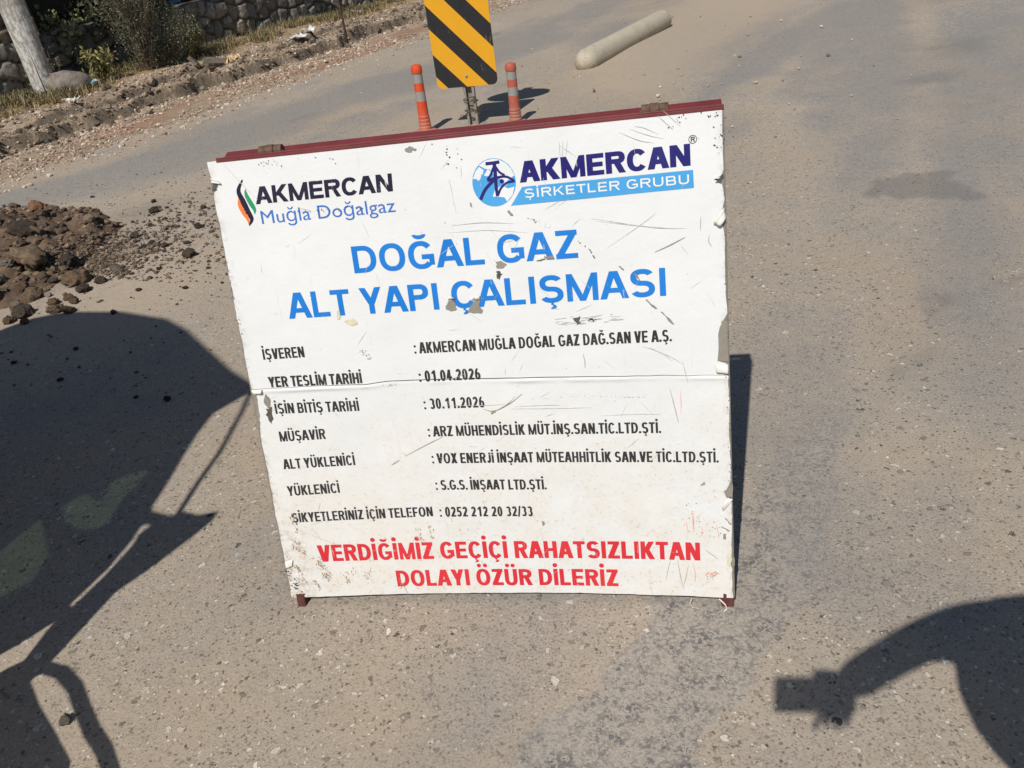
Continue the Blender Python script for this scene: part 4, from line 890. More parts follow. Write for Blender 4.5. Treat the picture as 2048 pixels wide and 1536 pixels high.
# two-line logo: thin humanist lettering from the built-in font
def font_text(name, txt, a, b, cap, mat, off=0.0):
    c = bpy.data.curves.new('tmp', 'FONT'); c.body = txt; c.offset = off; c.resolution_u = 4
    o = bpy.data.objects.new('tmp', c); COL.objects.link(o); dg_ = bpy.context.evaluated_depsgraph_get(); me = bpy.data.meshes.new_from_object(o.evaluated_get(dg_))
    V = np.array([q.co[:] for q in me.vertices]); F = [tuple(p.vertices) for p in me.polygons]; bpy.data.objects.remove(o); bpy.data.meshes.remove(me)
    x0, x1 = V[:, 0].min(), V[:, 0].max(); f = (V[:, 0]-x0)/(x1-x0); capu = .70
    uu = a[0]+f*(b[0]-a[0]); vv = a[1]+f*(b[1]-a[1])+V[:, 1]/capu*cap
    a0 = F[0]; ar = 0
    for F_ in F[:50]:
        q = [(uu[i], vv[i]) for i in F_]; ar += sum(q[i][0]*q[(i+1) % len(q)][1]-q[(i+1) % len(q)][0]*q[i][1] for i in range(len(q)))
    if ar < 0: F = [f_[::-1] for f_ in F]
    return mesh(name, P3(uu, vv, .0012), F, mat, VY, uv=np.c_[uu, vv])
font_text('company_subtitle', 'Muğla Doğalgaz', (-.4640, .9745), (-.1425, .9752), .0300, I_mid, 0.0)

def ribbon(pts, wfun, n=24):
    """tapered stroke through control points (Catmull-Rom)"""
    p = [np.array(q, float) for q in pts]; p = [2*p[0]-p[1]]+p+[2*p[-1]-p[-2]]; C = []
    for i in range(1, len(p)-2):
        for k in range(n):
            t = k/n; C.append(.5*((2*p[i])+(-p[i-1]+p[i+1])*t+(2*p[i-1]-5*p[i]+4*p[i+1]-p[i+2])*t*t+(-p[i-1]+3*p[i]-3*p[i+1]+p[i+2])*t**3))
    C.append(p[-2]); C = np.array(C); T = np.gradient(C, axis=0); T /= np.linalg.norm(T, axis=1)[:, None]+1e-9; Nn = np.c_[-T[:, 1], T[:, 0]]
    f = np.linspace(0, 1, len(C)); w = np.array([wfun(q) for q in f])[:, None]/2; A = C+Nn*w; B = C-Nn*w
    return [[tuple(B[i]), tuple(B[i+1]), tuple(A[i+1]), tuple(A[i])] for i in range(len(C)-1)]
# flame mark
lg = bpy.data.objects.new('flame_logo', None); COL.objects.link(lg); lg.parent = VY
pt = lambda x, y: (-.5400+(x-230)*.000345*.93, .9735+(997-y)*.000306)   # from the mark's own sketch grid
blk = ribbon([(-.5187+.026, 1.0765), (-.5260+.019, 1.053), (-.5225+.022, 1.028), (-.5110+.017, 1.006), (-.5060+.0185, .988), (-.5085+.012, .9730)], lambda f: .0012+.0125*math.sin(math.pi*min(1, f*.98+.02))**.8)
poly_obj('flame_stroke', blk, I_navy, parent=lg)
poly_obj('flame_stroke', ribbon([(-.4905, 1.0555), (-.4895, 1.040), (-.4815, 1.020), (-.4765, 1.008), (-.4780, .998)], lambda f: .0010+.0100*math.sin(math.pi*f**.9)**.9), I_green, parent=lg)
poly_obj('flame_stroke', ribbon([(-.5095, 1.037), (-.5105, 1.022), (-.5040, 1.004), (-.4975, .990), (-.4965, .9765)], lambda f: .0010+.0098*math.sin(math.pi*f**.9)**.9), I_orange, parent=lg)

# globe logo
gl = bpy.data.objects.new('globe_logo', None); COL.objects.link(gl); gl.parent = VY
gc, grx, gry = (.0858, 1.0182), .0478, .0508
def disc(c, rx, ry, n=40, rot=0): return [[(c[0]+rx*math.cos(2*math.pi*i/n), c[1]+ry*math.sin(2*math.pi*i/n)) for i in range(n)]]
t = NT('globe_shading', .4, .4); n = t.noise(28, t.tc('UV'), 4, .6); s = t.sep(t.tc('UV'))
dxy = t.math('SQRT', t.math('ADD', t.math('POWER', t.math('SUBTRACT', s[0], gc[0]+.012), 2.0), t.math('POWER', t.math('SUBTRACT', s[1], gc[1]+.014), 2.0)))
c = t.mix(t.ramp(t.math('MULTIPLY', dxy, 14.0), [(.1, 0.0), (.95, 1.0)]), (.66, .72, .77), (.30, .38, .46)); t.col(c)
M_land = ink('globe_land', (.66, .68, .69)); 
poly_obj('globe', disc(gc, grx, gry), I_band, .0011, gl)
def land(pts): return [[(gc[0]+x*grx, gc[1]+y*gry) for x, y in pts]]
lands = land([(-.62, .76), (-.30, .93), (.05, .98), (.30, .93), (.62, .76), (.84, .50), (.96, .22), (.60, .02), (.72, -.06), (.45, -.22), (.25, .05), (.05, .30), (-.12, .55), (-.35, .60)])+land([(-.96, .22), (-.80, .52), (-.62, .70), (-.42, .55), (-.50, .30), (-.70, .12), (-.80, .22)])+land([(-.42, .34), (-.22, .58), (-.06, .42), (-.14, .22), (-.34, .20)])+land([(.02, -.28), (.35, -.16), (.62, -.30), (.92, -.25), (.80, -.58), (.52, -.84), (.42, -.66), (.12, -.60), (-.12, -.58)])
poly_obj('land', lands, M_land, .0013, gl)
fig = ribbon([(-.28, .78), (.35, .80)], lambda f: .0075, 8)
K = lambda P_: [(gc[0]+x*grx, gc[1]+y*gry) for x, y in P_]
fig = ribbon(K([(-.30, .80), (.0, .80), (.34, .82)]), lambda f: .0070, 6)+ribbon(K([(.10, .80), (.10, .3), (.08, -.2), (.10, -.58)]), lambda f: .0085-.002*f, 8)
fig += ribbon(K([(.04, .62), (-.10, .35), (-.28, .15)]), lambda f: .0050, 8)+ribbon(K([(.16, .62), (.30, .40), (.52, .26)]), lambda f: .0048, 8)
fig += ribbon(K([(-.30, .10), (.12, .18), (.55, .20), (.92, .02)]), lambda f: .0065-.002*f, 8)+ribbon(K([(-.70, -.66), (-.45, -.28), (-.10, .02), (.14, .16)]), lambda f: .0070, 8)
fig += ribbon(K([(.96, -.02), (.60, -.06), (.30, -.26), (.12, -.56)]), lambda f: .0050, 8)+[disc(K([(.36, .02)])[0], .0048, .0048, 14)[0]]
poly_obj('figure_mark', fig, I_royal, .0016, gl)
band_q = [(.1180, .9660), (.1290, .9800), (.1460, 1.0035), (.5072, 1.0060), (.5078, .9692)]
poly_obj('sky_band', [band_q], I_band, .0011)
o = lettering('band_text', 'ŞİRKETLER GRUBU', (.1480, .9795), (.5010, .9785), .0190, I_white, .19, .16, .10)
for q in o.data.vertices: q.co.y -= .0006
# registered mark
rg = []; arc(rg, .5085, 1.0668, .0086, .0086, .0013, .0013, 0, 360, 30, 2); poly_obj('registered_mark', rg, I_black)
lettering('registered_mark', 'R', (.5040, 1.0618), (.5135, 1.0618), .0100, I_black, .2, .18, .05)

# ---- damage to the sheet: bare steel, tears, curls, scratches ----
def jag(pts, amp=.0012, seed=1, sub=3):
    r = random.Random(seed); o = []
    for i, p in enumerate(pts):
        q = pts[(i+1) % len(pts)]
        for k in range(sub): f = k/sub; o.append((p[0]+(q[0]-p[0])*f+r.gauss(0, amp)*(k > 0), p[1]+(q[1]-p[1])*f+r.gauss(0, amp)*(k > 0)))
    return o
def ngon_fan(pts):
    c = (sum(p[0] for p in pts)/len(pts), sum(p[1] for p in pts)/len(pts)); return [[c, pts[i], pts[(i+1) % len(pts)]] for i in range(len(pts))]
LIFT = .0020
bare = []
for k, pts in enumerate([
    [(.0713, .8461), (.0842, .8484), (.0966, .8393), (.0807, .8313), (.0725, .8328)], [(.1801, .8509), (.1996, .8511), (.203, .8444), (.1859, .8424)],
    [(-.0485, .7644), (-.0359, .7695), (-.0314, .7574), (-.0315, .744), (-.0423, .7418), (-.0509, .7453), (-.0563, .7546)],
    [(.0071, .7548), (.0205, .7686), (.0272, .7623), (.0229, .7508), (.0306, .7399), (.0253, .7323), (.0076, .7334), (-.0053, .7378)],
    [(-.534, .5678), (-.5253, .5526), (-.5274, .5362), (-.5346, .53), (-.543, .547)], [(.5522, .2803), (.572, .2984), (.5713, .2654), (.5571, .2654)],
    [(.5485, .1707), (.5556, .1708), (.5547, .1571), (.5472, .1569)], [(.5657, .1089), (.5724, .1108), (.5728, .0865), (.5669, .0898)],
    [(.5565, .6816), (.5697, .6824), (.5698, .5899), (.5469, .5925), (.5514, .6177), (.5504, .6493), (.5610, .6547)],
    [(.3962, .739), (.4006, .7378), (.4208, .7179), (.4178, .7171)], [(.4265, .7113), (.431, .711), (.4554, .6813), (.4523, .6806)], [(.5545, .2116), (.569, .1959), (.5645, .1948), (.5529, .2099)], [(.545, .1911), (.5627, .1795), (.5611, .176), (.5464, .186)],
    [(.108, .955), (.113, .957), (.121, .947), (.117, .944)], [(.0275, .981), (.0310, .979), (.0340, .967), (.0300, .971)], [(.340, .818), (.346, .817), (.354, .808), (.349, .809)], [(.374, .800), (.380, .797), (.387, .783), (.380, .787)],
    [(-.103, 1.1068), (-.093, 1.1116), (-.077, 1.1043), (-.0887, 1.0983), (-.1007, 1.1009)], [(.021, .489), (.030, .4975), (.034, .496), (.026, .4885)], [(.118, .201), (.123, .203), (.126, .195), (.120, .190)], [(.500, .297), (.510, .302), (.512, .298), (.503, .293)]]):
    bare += ngon_fan(jag(pts, .0011, k))
poly_obj('bare_patch', bare, M_bare, LIFT)
tears = []
for k, pts in enumerate([[(.2353, .7043), (.2458, .7088), (.2480, .7033), (.2425, .6961)], [(.268, .7005), (.278, .7054), (.2869, .7021), (.278, .6971)], [(.5483, .9829), (.5691, .9899), (.5684, .9841), (.557, .9762)], [(-.5385, .5269), (-.5300, .5328), (-.5264, .503), (-.5325, .4883), (-.539, .507)],
                         [(.0712, .8263), (.0791, .8258), (.0749, .8079), (.0706, .8082)], [(-.0375, .7690), (-.0300, .7730), (-.0310, .7640)], [(.014, .768), (.026, .771), (.024, .764)], [(-.5687, 1.0745), (-.5540, 1.0733), (-.5652, 1.0574)]]):
    tears += ngon_fan(jag(pts, .0030, 50+k, 4))
poly_obj('tear', tears, M_tear, LIFT+.0004)
def strokes(name, segs, mat, lift=LIFT, seed=1, wob=.0006):
    r = random.Random(seed); Q = []
    for pts, w in segs:
        pts = [(p[0]+r.gauss(0, wob), p[1]+r.gauss(0, wob)) for p in pts] if len(pts) > 2 else pts
        Q += ribbon(pts, lambda f: w*(.25+.75*math.sin(math.pi*min(max(f, .04), .96))), 5)
    return poly_obj(name, Q, mat, lift)
strokes('scratch', [([(.4202, .8407), (.455, .8553), (.4861, .8685)], .0022), ([(-.2432, .3658), (-.2202, .3784)], .0020), ([(-.2024, .3896), (-.15, .4143), (-.1031, .4356)], .0017), ([(.0044, .5017), (.0307, .4953), (.0692, .5111), (.1016, .5355)], .0022), ([(.4093, .038), (.416, .07), (.4244, .0998)], .0010), ([(.44, .1002), (.446, .06), (.4511, .0212)], .0012), ([(.4511, .0212), (.458, .05), (.4659, .0866)], .0010),
                    ([(.03, .495), (.06, .51), (.085, .53)], .0009), ([(.47, .60), (.475, .57), (.48, .545)], .0010), ([(.44, .535), (.45, .48), (.457, .45)], .0016), ([(.25, .625), (.253, .605), (.252, .59)], .0014), ([(.52, .91), (.518, .88)], .0012), ([(.5365, .87), (.535, .855), (.542, .845)], .0012), ([(-.2772, .0435), (-.262, .030), (-.253, -.004)], .0012), ([(-.262, .030), (-.272, .016)], .0012), ([(.506, .128), (.535, .105)], .0016), ([(-.52, .20), (-.45, .165), (-.38, .13), (-.33, .10)], .0007)], M_scrb)
rr = random.Random(12); segs = [([(.2336, 1.0897), (.2329, 1.0539)], .0010), ([(.2414, 1.089), (.2382, 1.0564)], .0012), ([(.2508, 1.091), (.2452, 1.0588)], .0010), ([(.36, 1.095), (.40, 1.075), (.43, 1.068)], .0012), ([(.38, 1.10), (.42, 1.083), (.45, 1.074)], .0010), ([(.39, 1.105), (.41, 1.10), (.44, 1.085)], .0010), ([(.44, 1.12), (.47, 1.09)], .0014), ([(.45, 1.13), (.485, 1.095)], .0009), ([(.29, .925), (.42, .895), (.49, .888)], .0012), ([(.30, .918), (.38, .903), (.45, .893)], .0009), ([(.32, .86), (.40, .905), (.43, .925)], .0009),
                    ([(-.02, .935), (.05, .935), (.12, .928)], .0012), ([(-.03, .92), (.06, .918), (.15, .905)], .0009), ([(-.53, 1.115), (-.50, 1.075), (-.465, 1.03)], .0016), ([(.07, .50), (.16, .497), (.26, .495)], .0012), ([(.08, .505), (.15, .505), (.19, .503)], .0010), ([(.28, .475), (.36, .474), (.42, .472)], .0010), ([(.40, .63), (.44, .61), (.47, .59)], .0014), ([(.385, .635), (.42, .62), (.45, .598)], .0012), ([(-.1, .515), (0, .511), (.06, .511)], .0010)]
for k in range(34): x_ = rr.uniform(.19, .33); y_ = .700+rr.gauss(0, .006)+.03*(.26-x_)**2; segs.append(([(x_, y_), (x_+rr.uniform(.005, .03), y_+rr.gauss(.001, .002))], rr.uniform(.0005, .0014)))
for k in range(120):
    a = rr.choice([.5, -.7, 1.1, .2, -1.3])+rr.gauss(0, .3); L = rr.uniform(.006, .045); x_, y_ = rr.uniform(-.55, .54), rr.uniform(.02, 1.1)
    segs.append(([(x_, y_), (x_+L*math.cos(a), y_+L*math.sin(a))], rr.uniform(.0004, .0009)))
strokes('scratch', segs, M_scr, LIFT+.0002, 3)
# chains of nicks and small black marks
nick = []
def nicks(path, n, size, jit=.002):
    for k in range(n):
        f = rr.random()*(len(path)-1); i = min(int(f), len(path)-2); g_ = f-i; x_ = path[i][0]*(1-g_)+path[i+1][0]*g_+rr.gauss(0, jit); y_ = path[i][1]*(1-g_)+path[i+1][1]*g_+rr.gauss(0, jit); s_ = size*rr.uniform(.4, 1.5); a = rr.uniform(0, 6.28)
        nick.append([(x_+s_*math.cos(a+b)*rr.uniform(.5, 1.2), y_+s_*.6*math.sin(a+b)*rr.uniform(.5, 1.2)) for b in (0, 1.2, 2.4, 3.6, 5.0)])
nicks([(.1537, .9371), (.1768, .9247), (.2014, .9101)], 22, .0011); nicks([(.2535, .879), (.2794, .861), (.2922, .8383)], 16, .0016); nicks([(.1167, .5211), (.2442, .524), (.3395, .5173), (.3927, .5128)], 45, .0009, .0008); nicks([(-.38, .995), (-.30, .993), (-.22, .990)], 45, .0013, .0022); nicks([(-.45, 1.105), (-.40, 1.105), (-.31, 1.100), (-.24, 1.10)], 26, .0014, .006); nicks([(-.03, 1.09), (.017, 1.083), (.0, 1.042)], 12, .0022, .01); nicks([(.46, 1.11), (.52, 1.12), (.565, 1.10), (.565, 1.03)], 55, .0017, .008); nicks([(-.57, .12), (-.56, .05), (-.54, .01)], 60, .0024, .008); nicks([(-.57, .9), (-.568, .7), (-.565, .3)], 70, .0013, .003); nicks([(.568, 1.0), (.569, .5), (.569, .05)], 70, .0014, .003)
nicks([(-.28, .66), (-.262, .655), (-.26, .64)], 20, .0014, .004); nicks([(.45, .25), (.50, .22), (.54, .16)], 26, .0014, .02); strokes('seam_shade', [([(u_, float(seam_v(u_))-.0012) for u_ in np.linspace(-.568, .57, 40)], .0018)], M_mark, LIFT-.0006, 9, .0003)  # dark line along the seam is its thin shadow, painted on
nicks([(-.55, .55), (.55, .55)], 40, .0009, .15); nicks([(-.55, .2), (.55, .15)], 120, .0008, .09); nicks([(-.5, 1.0), (.5, .95)], 40, .0008, .09)
nicks([(-.29, .569), (-.22, .572), (-.2, .575)], 30, .0009, .002)
poly_obj('nick', nick, M_mark, LIFT+.0003)
rr0 = random.Random(31); mud = []
for (x0_, y0_, x1_, y1_, k_) in ((-.525, .165, -.510, .12, 7), (-.49, .125, -.462, .05, 10), (-.475, .115, -.45, .055, 7), (-.535, .17, -.53, .14, 5), (-.41, .075, -.405, .035, 5), (-.35, .075, -.352, .05, 4), (-.385, .085, -.387, .06, 3), (-.54, .10, -.52, .04, 8), (-.50, .055, -.485, .02, 6), (-.5245, .245, -.523, .19, 5), (-.20, .19, -.195, .15, 5), (-.17, .20, -.165, .16, 4), (.53, .07, .515, .05, 3)):
    for q_ in range(k_*5):
        f0 = rr0.random(); cx_ = x0_+(x1_-x0_)*f0+rr0.gauss(0, .0045); cy_ = y0_+(y1_-y0_)*f0+rr0.gauss(0, .003); a_ = math.atan2(y1_-y0_, x1_-x0_)+rr0.gauss(0, .25); L_ = rr0.uniform(.001, .008)*rr0.random(); w_ = rr0.uniform(.0005, .0018)
        ca_, sa_ = math.cos(a_), math.sin(a_)
        mud.append([(cx_+ca_*L_*p_-sa_*w_*q2*rr0.uniform(.5, 1.1), cy_+sa_*L_*p_+ca_*w_*q2*rr0.uniform(.5, 1.1)) for p_, q2 in ((-1, 0), (-.4, -1), (.5, -.8), (1, 0), (.4, .9), (-.6, .8))])
poly_obj('mud_streak', mud, M_mud, LIFT-.0003)
cream = ngon_fan(jag([(-.3049, .7347), (-.2788, .7407), (-.2717, .7264), (-.2908, .7246)], .0015, 3))+ngon_fan(jag([(-.3177, .7615), (-.3115, .7611), (-.3099, .7427), (-.3197, .7403)], .0012, 4))+ngon_fan(jag([(.5560, .118), (.566, .115), (.562, .085), (.555, .09)], .002, 5))
poly_obj('glue_stain', cream, M_cream2, LIFT)
reds = [([(.4805, .2264), (.4812, .2), (.4815, .1748)], .0030), ([(.465, .20), (.467, .178)], .0016), ([(.5, .19), (.502, .17)], .0012), ([(.535, .195), (.538, .16)], .0014), ([(.462, .53), (.463, .50), (.462, .47)], .0012), ([(.478, .09), (.481, .06), (.48, .04)], .0018)]+[([(.505+.0035*k, .058+.004*(k % 3)), (.509+.0035*k, .066+.002*(k % 2))], .0030) for k in range(9)]
strokes('red_scuff', reds, M_redm, LIFT, 7)
# curled flaps of vinyl standing off the sheet
def flap(pts, rise, seed):
    a = np.array(pts, float); n = 7; V = []; g_ = np.linspace(0, 1, n)
    for i in g_:
        l = a[0]*(1-i)+a[3]*i; r2 = a[1]*(1-i)+a[2]*i
        for j in g_:
            q = l*(1-j)+r2*j; V.append((q[0], q[1], rise*math.sin(i*2.4)*(.6+.4*j)+.001*math.sin(j*9+seed)))
    V = np.array(V); P = P3(V[:, 0], V[:, 1], LIFT+.0008); P[:, 1] -= V[:, 2]
    o = mesh('curled_flap', P, [(j*n+i, j*n+i+1, (j+1)*n+i+1, (j+1)*n+i) for j in range(n-1) for i in range(n-1)], M_flap, VY, smooth=True)
    m = o.modifiers.new('solid', 'SOLIDIFY'); m.thickness = .0005
flap([(.5676, .9245), (.5715, .900), (.5577, .8858), (.5445, .8945)], .008, 1)
flap([(.5640, .9870), (.5690, .9970), (.5600, .9880), (.5520, .9850)], .006, 2)
flap([(.5717, .2600), (.5601, .2637), (.5461, .2400), (.5490, .2318)], .006, 3)
flap([(-.0325, .7722), (-.0481, .7674), (-.0440, .7760), (-.0409, .7772)], .004, 4)
flap([(.0275, .7652), (.0052, .7638), (.0152, .7734), (.0271, .774)], .005, 5)
flap([(.5400, .586), (.5690, .584), (.5680, .562), (.5430, .566)], .005, 6)
flap([(-.5687, 1.076), (-.5687, 1.088), (-.5480, 1.078), (-.5450, 1.072)], .004, 7)
flap([(-.5680, .5800), (-.5400, .5790), (-.5420, .5700), (-.5600, .5690)], .006, 8)
flap([(-.545, .115), (-.568, .11), (-.566, .09), (-.55, .095)], .004, 9)
flap([(.166, .8509), (.1805, .8558), (.1829, .8459), (.163, .8425)], .003, 10)
# the marks and damage belong to the sheet itself: one mesh with its own materials
V = [tuple(q.co) for q in VY.data.vertices]; F = [tuple(p.vertices) for p in VY.data.polygons]; UVS = np.c_[u, v].tolist(); ED = np.clip(edge, 0, 1).ravel().tolist(); mi = [0]*len(F); mts = [M_vinyl]
for dv, df, du, dm in DECO:
    if dm not in mts: mts.append(dm)
    b = len(V); V += [tuple(q) for q in dv]; F += [tuple(i+b for i in f) for f in df]; UVS += [list(q) for q in du]; ED += [0]*len(dv); mi += [mts.index(dm)]*len(df)
tmp = mesh('vinyl_surface', V, F, mts, None, mi=mi, uv=np.array(UVS), attrs=dict(edge=ED), smooth=True)
VY.data = tmp.data; bpy.data.objects.remove(tmp)
# threads hanging from the lower right corner
mb = MB(); mb.tube([(.47, -.004, .024), (.465, -.010, .012), (.472, -.013, .004), (.485, -.010, -.0)], .0007, 5); mb.build('loose_thread', M_flap, VY); mb = MB(); mb.tube([(.535, -.004, .022), (.548, -.012, .012), (.552, -.012, .0), (.545, -.012, -.006)], .0016, 5)
mb.build('loose_thread', M_flap, VY)

# ---- frame, hinges, feet, rear frame ----
fr = MB(); by = .0305
fr.box(-.553, -.523, .0285, .0535, -.004, 1.10+Z0); fr.box(.540, .570, .0022, .034, -.008, 1.1235+Z0)
fr.box(-.5228, .5398, .0285, .0535, .10, .13)
fr.build('front_frame', M_maroon, SIGN, bevel=.002)
tb = MB(); tb.box(-.548, .5722, -.0018, .030, PH+Z0+.0025, PH+Z0+.0065); tb.box(-.548, .5722, -.0018, .0022, PH+Z0-.004, PH+Z0+.0023)
tb.build('top_rail', M_maroon, SIGN, bevel=.0008)
for nm, x in (('foot', -.545), ('foot', .556)):
    MB().box(x-.0115, x+.0115, .0, .0284, -.022, Z0+.012).build(nm, M_foot, SIGN, bevel=.002)
# rear frame leaning the other way from the hinge line
rf = bpy.data.objects.new('rear_frame', None); COL.objects.link(rf); rf.parent = SIGN; rf.location = (0, .034, PH+Z0+.006); rf.rotation_euler = (R(30), 0, 0)
mr = MB(); mr.box(-.548, .5722, .0, .028, -.004, .0); mr.box(-.545, -.517, .0, .028, -1.20, -.0045); mr.box(.541, .569, .0, .028, -1.20, -.0045); mr.box(-.5168, .5408, .002, .026, -1.10, -1.07)
mr.build('rear_bars', M_maroon, rf, bevel=.002)
for x in (-.4161, .4362):
    h = MB()
    for k, (a, b, r0) in enumerate(((-.0285, -.0125, .0120), (-.012, .007, .0132), (.0075, .0265, .0120))):
        h.lathe([(r0-.001, a), (r0, a+.001), (r0, b-.001), (r0-.001, b)], 18, axis=(1, 0, 0), origin=(x, .012, PH+Z0+.0105))
    shade(h.build('hinge', M_rust, SIGN), 30)
    w = MB(); rs = random.Random(int(x*100))
    for k in range(7): w.lathe([(.001, 0), (.006, .001), (.004, .004), (.001, .005)], 8, origin=(x+rs.uniform(-.03, .035), rs.uniform(.0, .02), PH+Z0+.0062))
    w.build('weld', M_rust, SIGN)

# ------------------------------------------------------------------ site machine parked at the left, out of frame; it throws the large shadow
TR = thing('backhoe_loader', 'yellow backhoe loader with a tinted cab parked just outside the left edge', 'excavator', (-1.2, .75, 0), (0, 0, math.atan2(-.5145, .8575)))
# its local -x runs along the front of the cab, +y faces forward
M_yel = worn('machine_yellow', (.62, .33, .03), .8, 1.1, 5, .45); M_blackr = worn('machine_black', (.03, .03, .03), .8, 1.3, 8, .6); M_tyre = worn('tyre_rubber', (.03, .029, .028), .7, 1.4, 12, .9)
def plate(name, outer, holes, mat, parent, th=.06, y=0.0):
    c = bpy.data.curves.new('tmp', 'CURVE'); c.dimensions = '2D'; c.fill_mode = 'BOTH'; c.extrude = th/2
    for pts in [outer]+holes:
        sp = c.splines.new('POLY'); sp.points.add(len(pts)-1); sp.use_cyclic_u = True
        for q, (k, h) in zip(sp.points, pts): q.co = (-k, h, 0, 1)
    o = bpy.data.objects.new('tmp', c); COL.objects.link(o); dg_ = bpy.context.evaluated_depsgraph_get(); me = bpy.data.meshes.new_from_object(o.evaluated_get(dg_)); bpy.data.objects.remove(o)
    for v_ in me.vertices: v_.co = (v_.co.x, y+v_.co.z, v_.co.y)
    me.materials.clear(); me.materials.append(mat); me.name = name; o = bpy.data.objects.new(name, me); COL.objects.link(o); o.parent = parent; return o
OUT = [(2.70, .30), (2.75, 1.2), (2.64, 1.863), (2.577, 2.503), (2.507, 2.674), (2.346, 2.806), (1.982, 2.891), (1.629, 2.87), (1.419, 2.778), (1.229, 2.656), (.898, 2.445), (.723, 2.362), (.674, 2.315), (.703, 2.306), (.76, 2.1), (.728, 1.93), (.687, 1.782), (.628, 1.591), (.592, 1.456), (.574, 1.434), (.486, 1.437), (.467, 1.474), (.395, 1.477), (.339, 1.522), (.329, 1.472), (.343, 1.389), (.379, 1.211), (.404, 1.123), (.418, 1.066), (.406, .772), (.408, .672), (.318, .622), (.224, .582), (.113, .531), (.06, .46), (.3, .30)]
SL1 = [(.505, 1.391), (.546, 1.399), (.563, 1.366), (.539, 1.281), (.519, 1.125), (.521, .951), (.505, .944), (.503, 1.131), (.515, 1.287), (.532, 1.346)]
SL2 = [(.512, .909), (.507, .871), (.48, .733), (.511, .683), (.548, .596), (.602, .64), (.575, .731), (.539, .818)]
WN1 = [(.758, 1.686), (.812, 1.629), (.85, 1.562), (.857, 1.518), (.822, 1.469), (.815, 1.437), (.889, 1.465), (.91, 1.437), (.933, 1.33), (.853, 1.266), (.782, 1.247), (.7, 1.279), (.683, 1.357), (.725, 1.455), (.732, 1.552)]
WN2 = [(.95, 1.276), (.965, 1.205), (.961, 1.072), (.994, .923), (.831, .79), (.765, .899), (.716, 1.008), (.771, 1.138), (.871, 1.214)]
plate('cab_front', OUT, [SL1, SL2, WN1, WN2], M_yel, TR, .03)
tg = NT('tinted_glass', .1); nt = tg.t; tr_ = nt.nodes.new('ShaderNodeBsdfTransparent'); tr_.inputs[0].default_value = (.24, .31, .25, 1); gs = nt.nodes.new('ShaderNodeBsdfGlossy'); gs.inputs['Roughness'].default_value = .05
mxs = nt.nodes.new('ShaderNodeMixShader'); mxs.inputs[0].default_value = .06; nt.links.new(tr_.outputs[0], mxs.inputs[1]); nt.links.new(gs.outputs[0], mxs.inputs[2]); nt.links.new(mxs.outputs[0], nt.nodes['Material Output'].inputs['Surface'])
for w_ in (WN1, WN2): plate('window', w_, [], tg.m, TR, .006)
def PV(k, h, y=0): return (-k, y, h)
MB().tube([PV(.70, 2.315), PV(.644, 2.162), PV(.554, 1.861), PV(.514, 1.652), PV(.467, 1.46)], .011, 8).build('mirror_stay', M_blackr, TR)
MB().tube([PV(.44, .70), PV(.404, .745), PV(.345, .753), PV(.268, .729), PV(.195, .682), PV(.12, .639), PV(.051, .61), PV(-.03, .556), PV(-.03, .45), PV(.2, .35)], .017, 10).build('grab_handle', M_blackr, TR)
mb = MB(); mb.box(-2.5, -1.0, -.75, -.02, 2.46, 2.54); mb.build('roof', M_yel, TR, bevel=.02)
mb = MB(); mb.box(-2.6, -.75, -2.6, -.02, .45, .95); mb.build('body', M_yel, TR, bevel=.03)
mb = MB(); mb.box(-2.55, -1.75, -1.0, -.35, .951, 1.15).box(-2.55, -1.75, -1.12, -1.0, 1.151, 1.6); mb.build('seat', M_blackr, TR, bevel=.02)
for k, y, r0 in ((.95, -2.0, .6), (2.62, -2.0, .6), (1.05, -.4, .42), (2.6, -.4, .42)):
    w_ = MB().lathe([(r0*.5, -.15), (r0*.92, -.15), (r0, -.1), (r0, .1), (r0*.92, .15), (r0*.5, .15)], 30, axis=(1, 0, 0), origin=(-k, y, r0)).build('wheel', M_tyre, TR, True)
    MB().lathe([(.02, -.16), (r0*.5, -.13), (r0*.5, .13), (.02, .16)], 24, axis=(1, 0, 0), origin=(-k, y, r0)).build('rim', M_yel, w_)

# ------------------------------------------------------------------ the photographer and the phone (behind the lens; only their shadow is seen)
PH_ = thing('phone', 'black smartphone held out at arm length to take the picture', 'phone', CAM-cF*.008)
PH_.matrix_world = Matrix(((cR.x, cU.x, -cF.x, (CAM-cF*.008).x), (cR.y, cU.y, -cF.y, (CAM-cF*.008).y), (cR.z, cU.z, -cF.z, (CAM-cF*.008).z), (0, 0, 0, 1)))
MB().box(-.036, .135, -.052, .024, -.0005, .0078).build('phone_body', M_blackr, PH_, bevel=.003)
M_skin = worn('skin', (.42, .25, .17), .9, 1.08, 20, .5, 0, .1); M_shirt = worn('dark_shirt', (.06, .07, .10), .8, 1.2, 20, .9); M_trou = worn('trousers', (.07, .065, .06), .8, 1.2, 20, .9); M_hair = worn('hair', (.02, .016, .012), .7, 1.3, 60, .6); M_shoe = worn('shoe_leather', (.04, .03, .025))
def skin(name, joints, bones, mat, parent, sub=2, root=0):
    me = bpy.data.meshes.new(name); me.from_pydata([j[:3] for j in joints], bones, []); me.materials.append(mat)
    o = bpy.data.objects.new(name, me); COL.objects.link(o); o.parent = parent
    m = o.modifiers.new('skin', 'SKIN'); m.use_smooth_shade = True
    for k, j in enumerate(joints):
        r0 = j[3]; me.skin_vertices[0].data[k].radius = r0 if isinstance(r0, tuple) else (r0, r0)
    me.skin_vertices[0].data[root].use_root = True
    s_ = o.modifiers.new('sub', 'SUBSURF'); s_.levels = sub; s_.render_levels = sub
    return o
PX, PY = .78, .08
pr = thing('person', 'person in a dark shirt standing beside the board holding out a phone', 'person', (0, 0, 0))
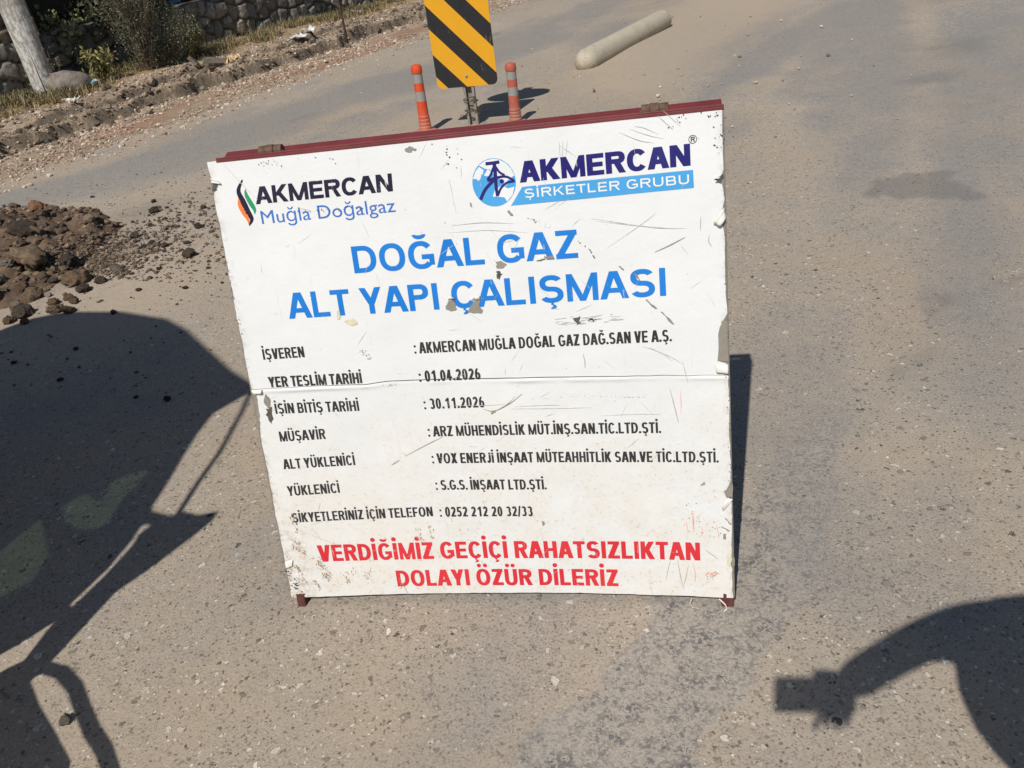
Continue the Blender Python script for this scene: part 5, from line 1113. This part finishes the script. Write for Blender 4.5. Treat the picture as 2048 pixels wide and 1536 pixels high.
J = [(.76, .03, .93, .17), (.64, .07, 1.10, .18), (.525, .095, 1.25, .185), (.69, .08, 1.40, .12), (.75, .08, 1.48, .065), (PX, PY, 1.56, .092), (PX, PY, 1.65, .094), (PX, PY, 1.71, .05),
     (.56, .12, 1.385, .092), (.47, .148, 1.385, .082), (.365, .128, 1.42, .050), (.25, .065, 1.455, .045), (.165, .015, 1.478, .044), (.12, -.01, 1.485, .040),
     (.84, .04, 1.37, .08), (.95, .05, 1.12, .06), (.93, .12, .9, .045), (.93, .15, .82, .045),
     (.68, .0, .82, .11), (.68, .03, .48, .075), (.68, .0, .09, .05), (.85, .0, .82, .11), (.87, .04, .48, .075), (.88, .0, .09, .05)]
BN = [(0, 1), (1, 2), (2, 3), (3, 4), (4, 5), (5, 6), (6, 7), (3, 8), (8, 9), (9, 10), (10, 11), (11, 12), (12, 13), (3, 14), (14, 15), (15, 16), (16, 17), (0, 18), (18, 19), (19, 20), (0, 21), (21, 22), (22, 23)]
skin('body', J, BN, M_shirt, pr, 2)
# fingers: four across the back edge and the thumb below
base = Vector((.12, -.01, 1.485)); O_ = PH_.matrix_world
for k, (x0, z0_) in enumerate(((.128, .020), (.118, .012), (.106, .010), (.094, .012))):
    a = O_ @ Vector((x0, -.02-.004*k, .014)); b = O_ @ Vector((x0-.014-.008*k, -.056, .012)); c = O_ @ Vector((x0-.018-.010*k, -.080-.006*(k % 2), .004))
    skin('finger', [(*base.lerp(a, .6), .010), (*a, .009), (*b, .008), (*c, .006)], [(0, 1), (1, 2), (2, 3)], M_skin, pr, 1)
a = O_ @ Vector((.10, .03, .012)); b = O_ @ Vector((.066, .034, .008)); skin('thumb', [(*base, .013), (*a, .011), (*b, .009), (*(O_ @ Vector((.045, .031, .004))), .007)], [(0, 1), (1, 2), (2, 3)], M_skin, pr, 1)
hr = MB(); hr.lathe([(.095, 0), (.104, .03), (.10, .08), (.07, .115), (.01, .13)], 24, origin=(PX, PY, 1.64)); hr.build('hair', M_hair, pr, True)
for dx in (-.10, .10):
    f_ = MB(); f_.box(dx-.05, dx+.05, -.10, .18, 0, .075); f_.build('shoe', M_shoe, pr, loc=(PX, PY, .0), bevel=.03)
